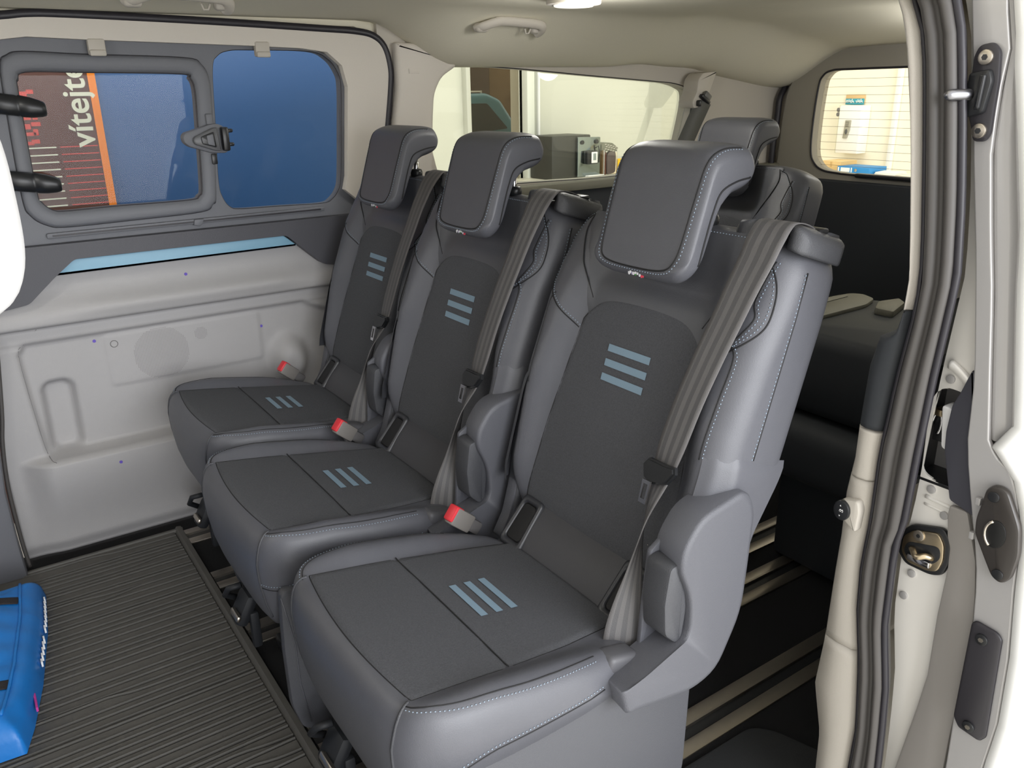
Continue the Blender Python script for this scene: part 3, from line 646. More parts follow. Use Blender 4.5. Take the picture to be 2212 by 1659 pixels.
# ================================================================== SEATS (local frame: x backwards, y to the far side)
TH = math.atan(.31); CT, ST = math.cos(TH), math.sin(TH)
def bpnt(y, s, h): return Vector((.222+ST*s-CT*h, y, .47+CT*s+ST*h))
T_B = .112; S_TOP = .545
def Wb(s, side):   # half width of the backrest; side +1 far, -1 near
    wv = interp([(-.05, .19), (0, .205), (.06, .228), (.2, .236), (.44, .238), (.485, .230), (.52, .212), (.545, .185)], s)
    if side < 0: wv = interp([(-.05, .19), (0, .205), (.06, .230), (.2, .240), (.44, .242), (.50, .240), (.53, .228), (.545, .21)], s)
    return wv
def ins_w(s): return interp([(0, .172), (.17, .160), (.39, .128), (.6, .11)], s)
def bh(y, s, rnd=True):
    a_ = abs(y); iw = ins_w(s); side = 1 if y > 0 else -1
    bol = interp([(-.05, .0), (.0, .012), (.08, .030), (.25, .036), (.38, .026), (.46, .010), (.54, 0)], s)
    h = bol*sst(iw*.93, min(iw+.05, .205), a_) + .004*(1-(a_/.2)**2)
    h -= .010*sst(.40, .44, s)*math.exp(-((s-.45)/.05)**2)*(1-sst(.10, .16, a_))
    if s < .05: h -= .030*((.05-s)/.10)**2
    if rnd:
        W = Wb(s, side); r = .042; e = a_-(W-r)
        if e > 0: h -= r-math.sqrt(max(r*r-min(e, r)**2, 0))
    return h
def bsurf(y, s, off=0.0): return bpnt(y, s, bh(y, s)+off)
def back_ring(s, inset=0.0):
    pts = []; wf, wn = Wb(s, 1)-inset, Wb(s, -1)-inset
    for i in range(49):
        t = math.cos(math.pi*i/48); yy = wf*t if t > 0 else wn*t
        pts.append(bpnt(yy, s, bh(yy*(Wb(s, 1)/wf if yy > 0 else Wb(s, -1)/wn), s)-inset))
    for k in range(7):
        t = math.pi/2*k/6; pts.append(bpnt(-wn+.02*(1-math.cos(t)), s, -T_B+inset+.03-.03*math.sin(t)) if True else 0)
    for i in range(1, 8): pts.append(bpnt(-wn+.02+(wf+wn-.04)*i/8, s, -T_B+inset))
    for k in range(7):
        t = math.pi/2*(1-k/6); pts.append(bpnt(wf-.02*(1-math.cos(t)), s, -T_B+inset+.03-.03*math.sin(t)))
    return pts
seat = thing('passenger_seat', 'nearest and largest of the three black leather van seats, beside the open door', 'seat', (0, 0, 0), 'second-row van seats')
rings = [back_ring(-.045+(S_TOP-.03+.045)*k/44) for k in range(45)]
for k in range(1, 8):
    t = k/7*math.pi/2; rings.append(back_ring(S_TOP-.03+.03*math.sin(t), .030*(1-math.cos(t))))
for q in (.6, .25): 
    c = sum(rings[-1], Vector())/len(rings[-1]); rings.append([c+(p-c)*q+Vector((0, 0, .001)) for p in rings[-1]])
loft('backrest', rings, LEATHER_L, seat)
# shoulder yoke of darker leather behind the headrest
def yoke(u, v):
    s0 = .392-.052*sst(.6, 1, abs(2*u-1)); s = s0+(.535-s0)*v
    hw = (.124+.016*sst(0, .35, v)+.036*sst(.3, 1, v)); yy = hw*(2*u-1)
    e = min(1, min(u, 1-u)*2*hw/.006)
    return bsurf(yy, s, .0025*e-.0005)
grid('backrest_yoke', yoke, 40, 30, LEATHER, seat)
def bins(u, v):
    uu = 2*u-1; st = .394+.010*(1-uu*uu)-.040*abs(uu)**7; s = .006+(st-.006)*v; hw = ins_w(s); yy = hw*uu
    e = min(1, min((1-abs(uu))*hw, min(v, 1-v)*.39)/.008)
    return bsurf(yy, s, .0035*math.sqrt(max(0, 1-(1-e)**2))-.0005)
grid('backrest_insert', bins, 50, 60, FABRIC, seat)
edge = [bins(0, v/40) for v in range(41)]+[bins(u/30, 1) for u in range(1, 31)]+[bins(1, v/40) for v in range(39, -1, -1)]
sm = [edge]
def bpath(pts, off=.0005, n=8): return [bsurf(p[0], p[1], off) for p in catmull(pts, n, False)]
VS = [(.145, .532), (.184, .524), (.204, .505), (.222, .475), (.229, .433), (.224, .405), (.202, .378), (.170, .357), (.138, .337)]
IN = [(.168, .530), (.176, .500), (.162, .455), (.144, .425), (.122, .392)]
for sg in (1, -1):
    sm.append(bpath([(sg*p[0], p[1]) for p in VS], 0)); sm.append(bpath([(sg*p[0], p[1]) for p in IN], .0015))
sm.append([bpnt(-Wb(s/30, -1)+.0003, s/30, -.034) for s in range(7, 16)])
sm.append([bpnt(Wb(s/30, 1)-.0003, s/30, -.034) for s in range(7, 16)])
crest = [(-.212, .505), (-.205, .45), (-.213, .425), (-.204, .40), (-.196, .385), (-.207, .365), (-.205, .30), (-.203, .22)]
sm.append(bpath(crest, 0)); sm.append(bpath([(-p[0], p[1]) for p in crest[4:]], 0))
seamtubes('backrest_seam', sm, .0012, SEAM, seat)
sp = [bpath([(sg*(p[0]-.004), p[1]+.003) for p in VS], .0008) for sg in (1, -1)]
sp.append(bpath([(-.155, .530), (-.10, .5305), (-.02, .531), (.06, .5305), (.14, .530)], .003))
sp.append(bpath([(p[0]-.005, p[1]) for p in crest], .0008))
sp.append([bpnt(-Wb(s/30, -1)-.0004, s/30, -.030) for s in range(7, 16)]); sp.append([bpnt(Wb(s/30, 1)+.0004, s/30, -.030) for s in range(7, 16)])
dashes('backrest_stitching', sp, STITCH, seat)
# printed stripes
for s0 in (.3220, .2978, .2737):
    f = lambda u, v, s0=s0: bsurf(-.043+.096*u, s0+.0118*(v-.5), .0045)
    grid('stripe_mark', f, 8, 3, STRIPE, seat)
# lumbar band with two anchor bezels
def lband(u, v):
    yy = (.19-.0*v)*(2*u-1); e = 1-abs(2*u-1)
    x = .160+.070*v; z = .408+.084*v
    b = .006*math.sin(math.pi*v)-.03*(1-sst(0, .10, e))
    return (x-.7*b-.0, yy, z+.7*b)
grid('lumbar_band', lband, 40, 14, DARK_L, seat)
for yc in (.140, -.128):
    def fr(s_, t_, o_, yc=yc): return Vector((.160+.070*t_-.7*o_, yc+s_, .408+.084*t_+.7*o_))
    def rr2(hw, t0, t1, o_, n=6):
        pts = round_poly([(-hw, t0), (hw, t0), (hw*.86, t1), (-hw*.86, t1)], .007, n)
        pts = round_poly([(-hw, t0*.11), (hw, t0*.11), (hw*.86, t1*.11), (-hw*.86, t1*.11)], .010, n)
        return [fr(p[0], p[1]/.11, o_) for p in pts]
    loft('anchor_bezel', [rr2(.031, .08, .97, .002), rr2(.030, .09, .96, .008), rr2(.026, .14, .92, .010), rr2(.021, .20, .86, .008), rr2(.020, .22, .84, -.012)], mat('bezel_black', (52, 53, 57), .35), seat, caps=False)
    loft('anchor_opening', [rr2(.0205, .21, .85, .0060), rr2(.019, .23, .83, .0064)], mat('anchor_void', (18, 18, 20), .6), seat)
# cushion
def out_pt(a_):
    """cushion outline, counter clockwise"""
    return a_
CO = catmull([(-.230, 0), (-.228, .10), (-.219, .168), (-.192, .210), (-.142, .229), (-.05, .234), (.06, .226), (.13, .205), (.172, .165), (.180, 0),
              (.172, -.165), (.13, -.212), (.06, -.228), (-.05, -.232), (-.142, -.227), (-.192, -.208), (-.219, -.168), (-.228, -.10)], 6)
CO = [(p[0], p[1]) for p in CO]
def ctop(x, y):
    z = .447-.15*x+.003*(1-(y/.2)**2)
    a_ = abs(y); bol = interp([(-.25, .0), (-.18, .012), (-.10, .020), (.03, .016), (.14, .004), (.2, 0)], x)
    z += bol*sst(.155, .20, a_)
    if x < -.185: z -= .016*((-.185-x)/.04)**2
    return z
def cring(scale, drop, inset=0.0, zabs=None, taper=None):
    ring = []
    for x, y in CO:
        d = Vector((x+.02, y)); L = d.length; d2 = d*(1-inset/L)*scale; X, Y = d2.x-.02, d2.y
        z = ctop(X, Y)-drop if zabs is None else zabs+max(0, .388-zabs)*.92*max(sst(.165, .210, abs(y))*sst(-.228, -.180, x), .5*sst(0, .15, x))
        ring.append(Vector((X, Y, z)))
    return ring
CRI = 0
rings = [cring(1, 0, .045, .275), cring(1, 0, .030, .283), cring(1, 0, .016, .305), cring(1, 0, .006, .34), cring(1, 0, .0, .38), cring(1, .045, -.002), cring(1, .030, .0), cring(1, .016, .004), cring(1, .007, .010), cring(1, .002, .018), cring(1, 0, .028)]
for s_ in [.86-.03*k for k in range(29)]: rings.append(cring(s_, 0))
cush = loft('cushion', rings, LEATHER_L, seat)
def cins_x0(uu): return -.202+.014*uu*uu
def cins(u, v, o_=.0035):
    uu = 2*u-1; x0 = cins_x0(uu); x = x0+(.172-x0)*v
    hw = interp([(-.20, .168), (-.05, .164), (.06, .156), (.17, .140)], x); y = hw*uu
    e = min(1, min((1-abs(uu))*hw, min(v, 1-v)*.37)/.008)
    cr = -.0022*math.exp(-((x+.043)/.0025)**2)
    return Vector((x, y, ctop(x, y)+o_*math.sqrt(max(0, 1-(1-e)**2))-.0005+cr))
grid('cushion_insert', cins, 50, 90, FABRIC, seat)
sm = [[cins(0, v/40) for v in range(41)], [cins(1, v/40) for v in range(41)], [cins(u/40, 0) for u in range(41)],
      [Vector((-.043, -.164+.328*u/30, ctop(-.043, -.164+.328*u/30)+.0022)) for u in range(31)]]
from mathutils.bvhtree import BVHTree
def snapto(ob, P, off, c_):
    bt = BVHTree.FromPolygons([v.co for v in ob.data.vertices], [q_.vertices[:] for q_ in ob.data.polygons]); res = []
    for p_ in P:
        q, n_, _, _ = bt.find_nearest(p_)
        if n_.dot(q-Vector(c_)) < 0: n_ = -n_
        res.append(q+n_*off)
    return res
def cs(x, y, o_=0): return Vector((x, y, ctop(x, y)+o_))
top_seam = [(-.200, .166), (-.190, .186), (-.162, .203), (-.120, .212), (-.05, .216), (.02, .212), (.07, .204)]
def side_path(pts, z0, o_):
    res = []
    for x, y in catmull(pts, 8, False):
        res.append(Vector((x, y, z0)))
    return res
low = [(-.224, .105), (-.210, .168), (-.180, .2085), (-.136, .229), (-.05, .2365), (.02, .2335), (.07, .2255)]
st_ = []
for sg in (1, -1):
    pts = [cs(p[0], sg*p[1], .0012-.002*sst(.2, .22, p[1])) for p in catmull(top_seam, 8, False)]
    sm.append(snapto(cush, pts, .0, (0, 0, .38))); st_.append(snapto(cush, [p+Vector((0, sg*.008, -.004)) for p in pts], .0007, (0, 0, .38)))
    lp = [Vector((p[0], sg*p[1], .412-.03*sst(-.1, -.22, p[0])+.002)) for p in catmull(low[1:], 8, False)]
    sm.append(snapto(cush, [p+Vector((0, 0, -.006)) for p in lp], 0, (0, 0, .38))); st_.append(snapto(cush, lp, .0007, (0, 0, .38)))
seamtubes('cushion_seam', sm, .0010, SEAM, seat)
dashes('cushion_stitching', st_, STITCH, seat)
pip = []
for sg in (1, -1):
    pip.append([Vector(p) for p in catmull([(-.192, sg*.167, .479), (-.206, sg*.172, .468), (-.220, sg*.174, .448), (-.226, sg*.172, .41), (-.222, sg*.172, .355), (-.210, sg*.170, .310)], 6, False)])
for q_ in [snapto(cush, q0, .0006, (0, 0, .38)) for q0 in pip]: tube('corner_piping', q_, .0022, PLASTIC, seat, 6)
for x0 in (-.006, .0205, .0468):
    f = lambda u, v, x0=x0: cs(x0+.0120*(v-.5), -.048+.094*u, .0045)
    grid('stripe_mark', f, 8, 3, STRIPE, seat)
# headrest
HP = [(.296, .922), (.306, .950), (.322, 1.000), (.337, 1.045), (.346, 1.072), (.357, 1.089), (.376, 1.098), (.400, 1.100), (.424, 1.098), (.434, 1.092), (.441, 1.072), (.438, 1.052), (.428, 1.041), (.412, 1.034), (.392, 1.028), (.374, 1.016), (.360, .995), (.345, .960), (.336, .930), (.326, .912), (.310, .907)]
HPs = catmull(HP, 4)
HS = catmull([(.330, .935), (.338, .965), (.349, 1.000), (.360, 1.035), (.372, 1.055), (.392, 1.066), (.415, 1.066)], 6, False)
def hring(y, wv):
    """profile at station y, pulled towards a spine near the side ends"""
    e = max(0, abs(y)-(wv-.022))/.022; k = math.sqrt(max(0, 1-min(e, 1)**2)); ring = []
    for p in HPs:
        q = min(HS, key=lambda s_: (s_-p).length)
        r_ = q+(p-q)*(.58+.42*k)
        z = r_.y; ln = max(0, abs(y)-(wv-.050))/.050
        if z < .96: z += .020*(1-math.sqrt(max(0, 1-min(ln, 1)**2)))*sst(.965, .905, z)
        if z > 1.05: z -= .012*(1-math.sqrt(max(0, 1-min(ln, 1)**2)))*sst(1.05, 1.10, z)
        ring.append(Vector((r_.x, y-.012, z)))
    return ring
HW = .100; HY = -.012
ys = [-HW*math.cos(math.pi*k/40) for k in range(41)]
hr = loft('headrest', [hring(y, HW) for y in ys], LEATHER_L, seat)
def front_x(z): return interp([(.905, .305), (.922, .296), (.95, .306), (1.0, .322), (1.045, .337), (1.072, .346), (1.089, .357), (1.10, .376)], z)
# seam outline of the front face, running over the top towards the rear
sl = [(.415, .098, 1.0925), (.385, .097, 1.0935), (.360, .095, 1.083), (.345, .093, 1.062), (.331, .091, 1.02), (.315, .089, .97), (.305, .086, .945), (.299, .076, .930), (.2965, .05, .924), (.2955, .0, .9225)]
path = [Vector((p[0]-.0015, p[1]*.92, p[2]+.0015)) for p in sl]; path = path+[Vector((p.x, -p.y, p.z)) for p in path[-2::-1]]; path = [p+Vector((0, HY, 0)) for p in path]
path = catmull(path, 6, False)
def snap(P, off):
    """press the seam onto the headrest skin"""
    me = hr.data; from mathutils.bvhtree import BVHTree
    bt = BVHTree.FromPolygons([v.co for v in me.vertices], [p.vertices[:] for p in me.polygons]); res = []
    for p in P:
        q, n_, _, _ = bt.find_nearest(p); c_ = Vector((.36, p.y*.6, 1.0))
        if n_.dot(q-c_) < 0: n_ = -n_
        res.append(q+n_*off)
    return res
side = [(.425, 1.052), (.395, 1.048), (.366, 1.036), (.352, 1.010), (.340, .975), (.328, .935)]
sm = [snap(path, 0)]
for sg in (1, -1): sm.append(snap([Vector((p[0], HY+sg*.108, p[1])) for p in catmull(side, 6, False)], .0003))
seamtubes('headrest_seam', sm, .0014, SEAM, seat)
P2 = snap([p+Vector((.002, (.005 if p.y > HY else -.005)*min(1, abs(p.y-HY)/.05), -.004 if p.z < .95 else 0)) for p in path], .0006)
dashes('headrest_stitching', [P2], STITCH, seat)
for sg in (1, -1):
    tube('headrest_post', [(.400, HY+sg*.05, 1.045), (.398, HY+sg*.05, 1.0), (.392, HY+sg*.05, .94)], .006, CHROME, seat, 10)
    loft('post_guide', [[(.398+r_*math.cos(k*math.pi/8)*1.2, HY+sg*.05+r_*1.5*math.sin(k*math.pi/8), z) for k in range(16)] for z, r_ in ((.975, .011), (.992, .012), (.998, .010), (.999, .006))], BLACKP, seat)
# embroidered tag under the front face
et = Acc()
def blob(y, z, r_, m, el=1.3):
    x = front_x(z)-.0025
    p = snap([Vector((x, y+HY, z))], .0008)[0]; n = 8
    et.add([p]+[p+Vector((.12*r_*math.sin(2*math.pi*k/n), r_*math.cos(2*math.pi*k/n), r_*el*math.sin(2*math.pi*k/n))) for k in range(n)], [(0, 1+k, 1+(k+1) % n) for k in range(n)], m)
for y, z, r_, m in ((.010, .9135, .0030, 0), (.006, .9155, .0022, 0), (.003, .914, .0026, 3), (.0, .9145, .0030, 0), (-.003, .9125, .0022, 1), (-.005, .9155, .0020, 0), (-.009, .9150, .0022, 0), (-.012, .9125, .0024, 0), (-.015, .911, .0026, 2), (-.018, .910, .0016, 2)):
    blob(y, z, r_, m)
et.mk('embroidered_tag', [mat('tag_white', (225, 225, 230), .6), mat('tag_green', (70, 150, 70), .6), mat('tag_red', (220, 70, 90), .6), mat('tag_violet', (170, 160, 200), .6)], seat, False)
# belt guide on the near shoulder
def gx(y, s, h): return bpnt(y, s, h)
gd = [gx(-.125, .548, -.075), gx(-.135, .552, -.01), gx(-.150, .549, .004)]
def guide_ring(y, h0, h1, t0, t1):
    c_ = round_poly([(h0, t0), (h0, t1-.004), (h0-.012, t1), (h1, t1), (h1, t0)], .007, 4)
    return [bpnt(y, S_TOP+p[1], p[0]) for p in c_]
loft('belt_guide', [guide_ring(-.118, -.040, -.060, -.008, .002), guide_ring(-.122, -.010, -.085, -.012, .007), guide_ring(-.135, .002, -.095, -.016, .012), guide_ring(-.162, .006, -.098, -.018, .014)], PLASTIC, seat)
loft('belt_guide', [guide_ring(-.226, .008, -.098, -.022, .014), guide_ring(-.236, .007, -.096, -.024, .011), guide_ring(-.244, .002, -.092, -.026, .006), guide_ring(-.249, -.010, -.080, -.024, -.004)], PLASTIC, seat)
loft('guide_bridge', [[bpnt(y, S_TOP+.008+dz, -.080+dh) for dh, dz in ((-.016, -.012), (.014, -.012), (.016, 0), (.010, .008), (-.010, .008), (-.016, 0))] for y in (-.155, -.17, -.195, -.22, -.232)], PLASTIC, seat)
rbox('guide_clip', tuple(bpnt(-.215, S_TOP+.014, -.055)), (.022, .034, .008), BLACKP, seat, .003)
# belt: (centre, half-width vector)
def bw(y, s, off=.008): return bsurf(y, s, off)
key = [(bpnt(-.192, .556, -.062), (.0, .030, 0)), (bpnt(-.194, .562, -.03), (.0, .030, 0)), (bpnt(-.197, .556, .004), (0, .030, 0)), (bpnt(-.202, .530, .024), (.0, .0295, .002)), (bpnt(-.203, .500, .033), (0, .029, 0)), (bpnt(-.197, .46, .038), (0, .0275, 0)),
       (bpnt(-.190, .42, .040), (0, .0265, 0)), (bpnt(-.178, .36, .042), (0, .026, 0)), (bpnt(-.165, .29, .042), (0, .026, -.002)), (bpnt(-.155, .22, .040), (0, .0245, -.002)), (bpnt(-.150, .175, .038), (.003, .020, -.002)),
       (Vector((.205, -.158, .605)), (.010, .012, 0)), (Vector((.185, -.165, .565)), (.010, .004, 0)), (Vector((.168, -.172, .520)), (.012, -.006, 0)), (Vector((.154, -.178, .480)), (.018, -.012, -.002)), (Vector((.144, -.182, .440)), (.023, -.015, -.004)), (Vector((.136, -.186, .395)), (.024, -.015, -.006))]
C_ = catmull([k[0] for k in key], 5, False); H_ = catmull([Vector(k[1]) for k in key], 5, False)
vs = []; fs = []; ms = []; NB = 7; N_ = len(C_)
for i in range(N_):
    t = (C_[min(i+1, N_-1)]-C_[max(i-1, 0)]).normalized(); nrm = H_[i].cross(t); nrm.normalize()
    for sgn in (1, -1):
        for k in range(NB+1): vs.append(C_[i]+H_[i]*(1-2*k/NB)+nrm*sgn*.0008)
R_ = 2*(NB+1)
for i in range(N_-1):
    for k in range(NB):
        a_ = i*R_+k; fs.append((a_, a_+1, a_+R_+1, a_+R_)); ms.append(k % 2 if k not in (0, NB-1) else 0)
        b_ = a_+NB+1; fs.append((b_+R_, b_+R_+1, b_+1, b_)); ms.append(k % 2)
    for k in (0, NB):
        a_ = i*R_+k; b_ = a_+NB+1; fs.append((a_, b_, b_+R_, a_+R_)); ms.append(0)
mk('seat_belt', vs, fs, [BELT, BELT_D], seat, True, ms)
# tongue
tg_c = bpnt(-.150, .182, .044); RT = Matrix.Rotation(TH, 3, 'Y') @ Matrix.Rotation(math.radians(-8), 3, 'X')
hd = Acc()
tp = [(-.026, -.012), (-.030, .006), (-.020, .017), (.016, .012), (.030, .012), (.032, .002), (.018, -.015), (-.010, -.020)]
bm = bmesh.new(); va = [bm.verts.new(tg_c+RT @ Vector((-.007, -p[0], p[1]))) for p in tp]; vb = [bm.verts.new(tg_c+RT @ Vector((.005, -p[0], p[1]))) for p in tp]
fa = bm.faces.new(va); fb = bm.faces.new(vb[::-1])
for i in range(len(tp)): bm.faces.new((va[i], va[(i+1) % len(tp)], vb[(i+1) % len(tp)], vb[i]))
bmesh.ops.recalc_face_normals(bm, faces=bm.faces)
bmesh.ops.bevel(bm, geom=[e for f in (fa, fb) for e in f.edges], offset=.003, segments=2, affect='EDGES')
tong = from_bm('belt_tongue', bm, BLACKP, seat, True, SHARP)
def tl(y, z, x): return tg_c+RT @ Vector((x, -y, z))
tv = []; tf = []
o4 = [(-.020, -.014), (-.004, -.016), (-.008, -.050), (-.022, -.048)]; i4 = [(-.0165, -.020), (-.0085, -.021), (-.011, -.043), (-.019, -.042)]
for x in (-.012, -.009):
    for p in o4+i4: tv.append(tl(p[0], p[1], x))
for k in range(4):
    j = (k+1) % 4
    tf += [(k, j, 4+j, 4+k), (8+k, 12+k, 12+j, 8+j), (k, 8+k, 8+j, j), (4+k, 4+j, 12+j, 12+k)]
mk('tongue_blade', tv, tf, CHROME, tong, False)
# buckle on the far side
bk_d = Vector((-.74, -.10, .66)).normalized(); bk_r = bk_d.to_track_quat('X', 'Z').to_matrix()
bc = Vector((.112, .217, .455))
bk = rbox('belt_buckle', tuple(bc), (.050, .022, .034), BUCKLE, seat, .004, bk_r)
rbox('release_button', tuple(bc+bk_d*.0180+bk_r @ Vector((0, -.0015, .0025))), (.022, .0225, .0310), RED, bk, .004, bk_r)
rbox('buckle_sleeve', tuple(bc-bk_d*.036), (.040, .014, .026), mat('sleeve_grey', (92, 90, 90), .5), bk, .006, bk_r)
# recliner cover on the near side
ro = [(.073, .421), (.098, .426), (.196, .456), (.196, .518), (.171, .571), (.174, .602), (.204, .641), (.285, .657), (.303, .644), (.312, .616), (.308, .536), (.302, .456), (.257, .373), (.208, .361), (.083, .382)]
ro = round_poly(ro, [.004, .01, .02, .03, .02, .02, .02, .012, .012, .01, .02, .03, .03, .02, .006], 4)
bm = bmesh.new(); inner = [bm.verts.new((p[0]+.010, -.200, p[1]-.006)) for p in ro]; rid = [bm.verts.new((p[0]-.001, -.2565, p[1])) for p in ro]
cc = Vector((.235, -.261, .50)); mid = [bm.verts.new(Vector((p[0]+(cc.x-p[0])*.035, -.2605, p[1]+(cc.z-p[1])*.02))) for p in ro]
fce = [bm.verts.new(Vector((p[0]+(cc.x-p[0])*.12, -.2615, p[1]+(cc.z-p[1])*.07))) for p in ro]
n = len(ro)
for i in range(n):
    j = (i+1) % n; bm.faces.new((inner[i], inner[j], rid[j], rid[i])); bm.faces.new((rid[i], rid[j], mid[j], mid[i])); bm.faces.new((mid[i], mid[j], fce[j], fce[i]))
bm.faces.new(fce); bm.faces.new(inner[::-1])
rc = from_bm('recliner_cover', bm, PLASTIC_G, seat, True, math.radians(70))
ho = round_poly([(.160, .575), (.182, .578), (.192, .55), (.196, .50), (.190, .455), (.178, .448), (.156, .470), (.152, .52)], .008, 3)
hdl = prism('recliner_handle', ho, 'y', -.252, -.206, PLASTIC, rc, .005)
prism('cover_bracket', round_poly([(.150, .41), (.157, .50), (.165, .580), (.20, .60), (.20, .42)], .004), 'y', -.208, -.200, PLASTIC_G, seat, .002)
# soft skirt between backrest bolster and cover
def skirt(u, v):
    s = .235-.20*v; h = .030-.055*u*1.0-.03*u; d = .004+.010*v
    h = interp([(0, .034), (.15, .026), (.35, .0), (1, -.112+.05*v)], u)
    y = -Wb(min(s, .2), -1)-d+interp([(0, .036), (.15, .018), (.35, .0), (1, .004)], u)
    if v < .06: y += .004*(1-v/.06)
    return bpnt(y, s-.03*u*(1-v)*0, h)
grid('side_skirt', skirt, 24, 20, LEATHER_L, seat)
grid('side_skirt', lambda u, v: Vector((skirt(u, v).x, min(-skirt(u, v).y, .233), skirt(u, v).z)), 24, 20, LEATHER, seat)
# far hinge fin
prism('hinge_cover', round_poly([(.232, .54), (.222, .50), (.205, .44), (.182, .400), (.215, .385), (.240, .45)], .008), 'y', .198, .224, PLASTIC_G, seat, .004)
prism('hinge_cover', [tuple(q_) for q_ in catmull([(.300, .655), (.262, .640), (.238, .59), (.226, .52), (.212, .45), (.196, .395), (.24, .37), (.300, .38), (.318, .52), (.318, .62)], 4)], 'y', .194, .229, PLASTIC, seat, .009, 3)
# pedestal
def ped(z, x0, x1, hw, r_=.03): return [Vector((p[0], p[1], z)) for p in round_poly([(x0, -hw), (x1, -hw), (x1, hw), (x0, hw)], r_, 4)]
loft('pedestal', [ped(.034, -.09, .20, .180), ped(.08, -.10, .215, .190), ped(.15, -.118, .225, .200), ped(.25, -.150, .236, .208), ped(.34, -.175, .242, .212), ped(.385, -.17, .20, .210)], PLASTIC, seat)
seamtubes('pedestal_seam', [[Vector((-.178, -.2262, .11)), Vector((-.189, -.2262, .20)), Vector((-.189, -.2262, .28)), Vector((-.197, -.2262, .34)), Vector((-.203, -.2250, .38))]], .0014, LEATHER_L, seat)
prism('base_valance', round_poly([(-.204, .392), (.10, .392), (.245, .350), (.240, .17), (.17, .045), (-.10, .065), (-.192, .098), (-.208, .157), (-.209, .27)], .015), 'y', -.226, -.206, mat('valance_grey', (70, 71, 76), .5, bump=.3, bscale=700), seat, .005)
rbox('anchor_cap', (.112, -.204, .424), (.056, .036, .030), mat('cap_grey', (80, 80, 84), .5), seat, .009, Matrix.Rotation(.25, 3, 'Y'), 3)
rbox('rail_foot', (.05, -.12, .018), (.34, .05, .036), BLACKP, seat, .006); rbox('rail_foot', (.05, .14, .018), (.34, .05, .036), BLACKP, seat, .006)
LEVB = mat('lever_black', (34, 36, 40), .6)
lv = rbox('release_lever', (-.172, .185, .118), (.030, .060, .075), LEVB, seat, .012, Matrix.Rotation(.5, 3, 'Y'))
rbox('lever_paddle', (-.196, .165, .118), (.010, .050, .014), STEEL, lv, .004, Matrix.Rotation(.5, 3, 'Y'))
rbox('lever_arm', (-.160, .160, .070), (.020, .018, .090), LEVB, lv, .005)
tube('tilt_loop', [(-.17, .19, .17), (-.195, .20, .165), (-.200, .22, .14), (-.175, .225, .12)], .007, LEVB, seat, 8)

seat2 = copy_tree(seat); seat2.location = (-.0007, .506, 0)
seat2['label'] = 'middle of the three black leather van seats in the row'
seat3 = copy_tree(seat); seat3.location = (.045, .996, 0)
seat3['label'] = 'farthest of the three row seats, close against the grey speaker door'
seat4 = copy_tree(seat, skip=('seat_belt', 'belt_guide', 'guide_bridge', 'guide_clip', 'belt_tongue', 'recliner_cover', 'cover_bracket', 'belt_buckle', 'side_skirt', 'release_lever', 'tilt_loop'))
seat4.name = 'rear_seat'; seat4.location = (.845, .622, 0)
seat4['label'] = 'black rear-row seat whose headrest and shoulder show behind the nearest seat'; del seat4['group']
# folded rear seat
fs_ = thing('folded_seat', 'rear seat folded flat with a hard grey-green back panel, beside the beige pillar', 'seat', (1.3, .12, 0))
BACKP = mat('seat_back_panel', (112, 110, 98), .55, bump=.2)
def slab(z, i): return [Vector((p[0], p[1], z)) for p in round_poly([(1.06+i, -.20+i), (1.40-i, -.20+i), (1.475-i, -.08), (1.485-i, .30), (1.40-i, .372-i), (1.06+i, .372-i)], .05, 5)]
loft('folded_back', [slab(.43, .03), slab(.46, .008), slab(.52, 0), slab(.60, 0), slab(.625, .006), slab(.634, .02)], DARKPANEL, fs_)
prism('back_panel', round_poly([(1.08, -.03), (1.36, .255), (1.415, .27), (1.455, .31), (1.44, .385), (1.38, .395), (1.08, .39)], .015) if False else round_poly([(1.09, .262), (1.37, .262), (1.44, .285), (1.462, .33), (1.445, .360), (1.38, .370), (1.09, .370)], .015), 'z', .632, .644, BACKP, fs_, .004)
prism('panel_slot', round_poly([(1.30, .335), (1.40, .337), (1.415, .355), (1.30, .357)], .004), 'z', .6435, .6455, BLACKP, fs_, 0)
rbox('folded_cushion', (1.25, .10, .34), (.46, .50, .16), DARKPANEL, fs_, .05, seg=4)
rbox('folded_leg', (1.25, .10, .13), (.30, .36, .26), DARKPANEL, fs_, .02)
prism('side_tray', round_poly([(1.33, .165), (1.44, .20), (1.47, .235), (1.40, .25), (1.33, .215)], .01), 'z', .632, .650, BACKP, fs_, .004)
rbk = rbox('belt_buckle', (1.03, -.055, .50), (.04, .02, .03), BLACKP, fs_, .004); rbox('release_button', (1.008, -.055, .505), (.008, .018, .024), RED, rbk, .003)

# ================================================================== OTHER THINGS IN THE VAN
# grab handles
def grab(x0, x1, y, z, label):
    g = thing('grab_handle', label, 'handle', ((x0+x1)/2, y, z), 'beige grab handles under the roof edge')
    L = x1-x0
    P = [(x0, y+.004, z-.020), (x0+.010, y-.016, z-.016), (x0+.040, y-.030, z-.006), (x0+.07, y-.032, z-.002), (x1-.04, y-.032, z-.006), (x1-.010, y-.028, z-.012), (x1-.002, y-.010, z-.024), (x1-.006, y+.008, z-.030)]
    tube('handle_bar', catmull(P, 6, False), .0085, BEIGE_G, g, 12, w=.013, upv=(0, 1, .6))
    for xx in (x0+.012, x1-.014): rbox('handle_foot', (xx, y-.004, z-.018), (.038, .026, .024), BEIGE_G, g, .009, seg=3)
    tube('handle_hook', [(x1-.065, y-.022, z-.018), (x1-.060, y-.018, z-.030), (x1-.050, y-.018, z-.030), (x1-.046, y-.022, z-.018)], .0025, BEIGE_G, g, 8)
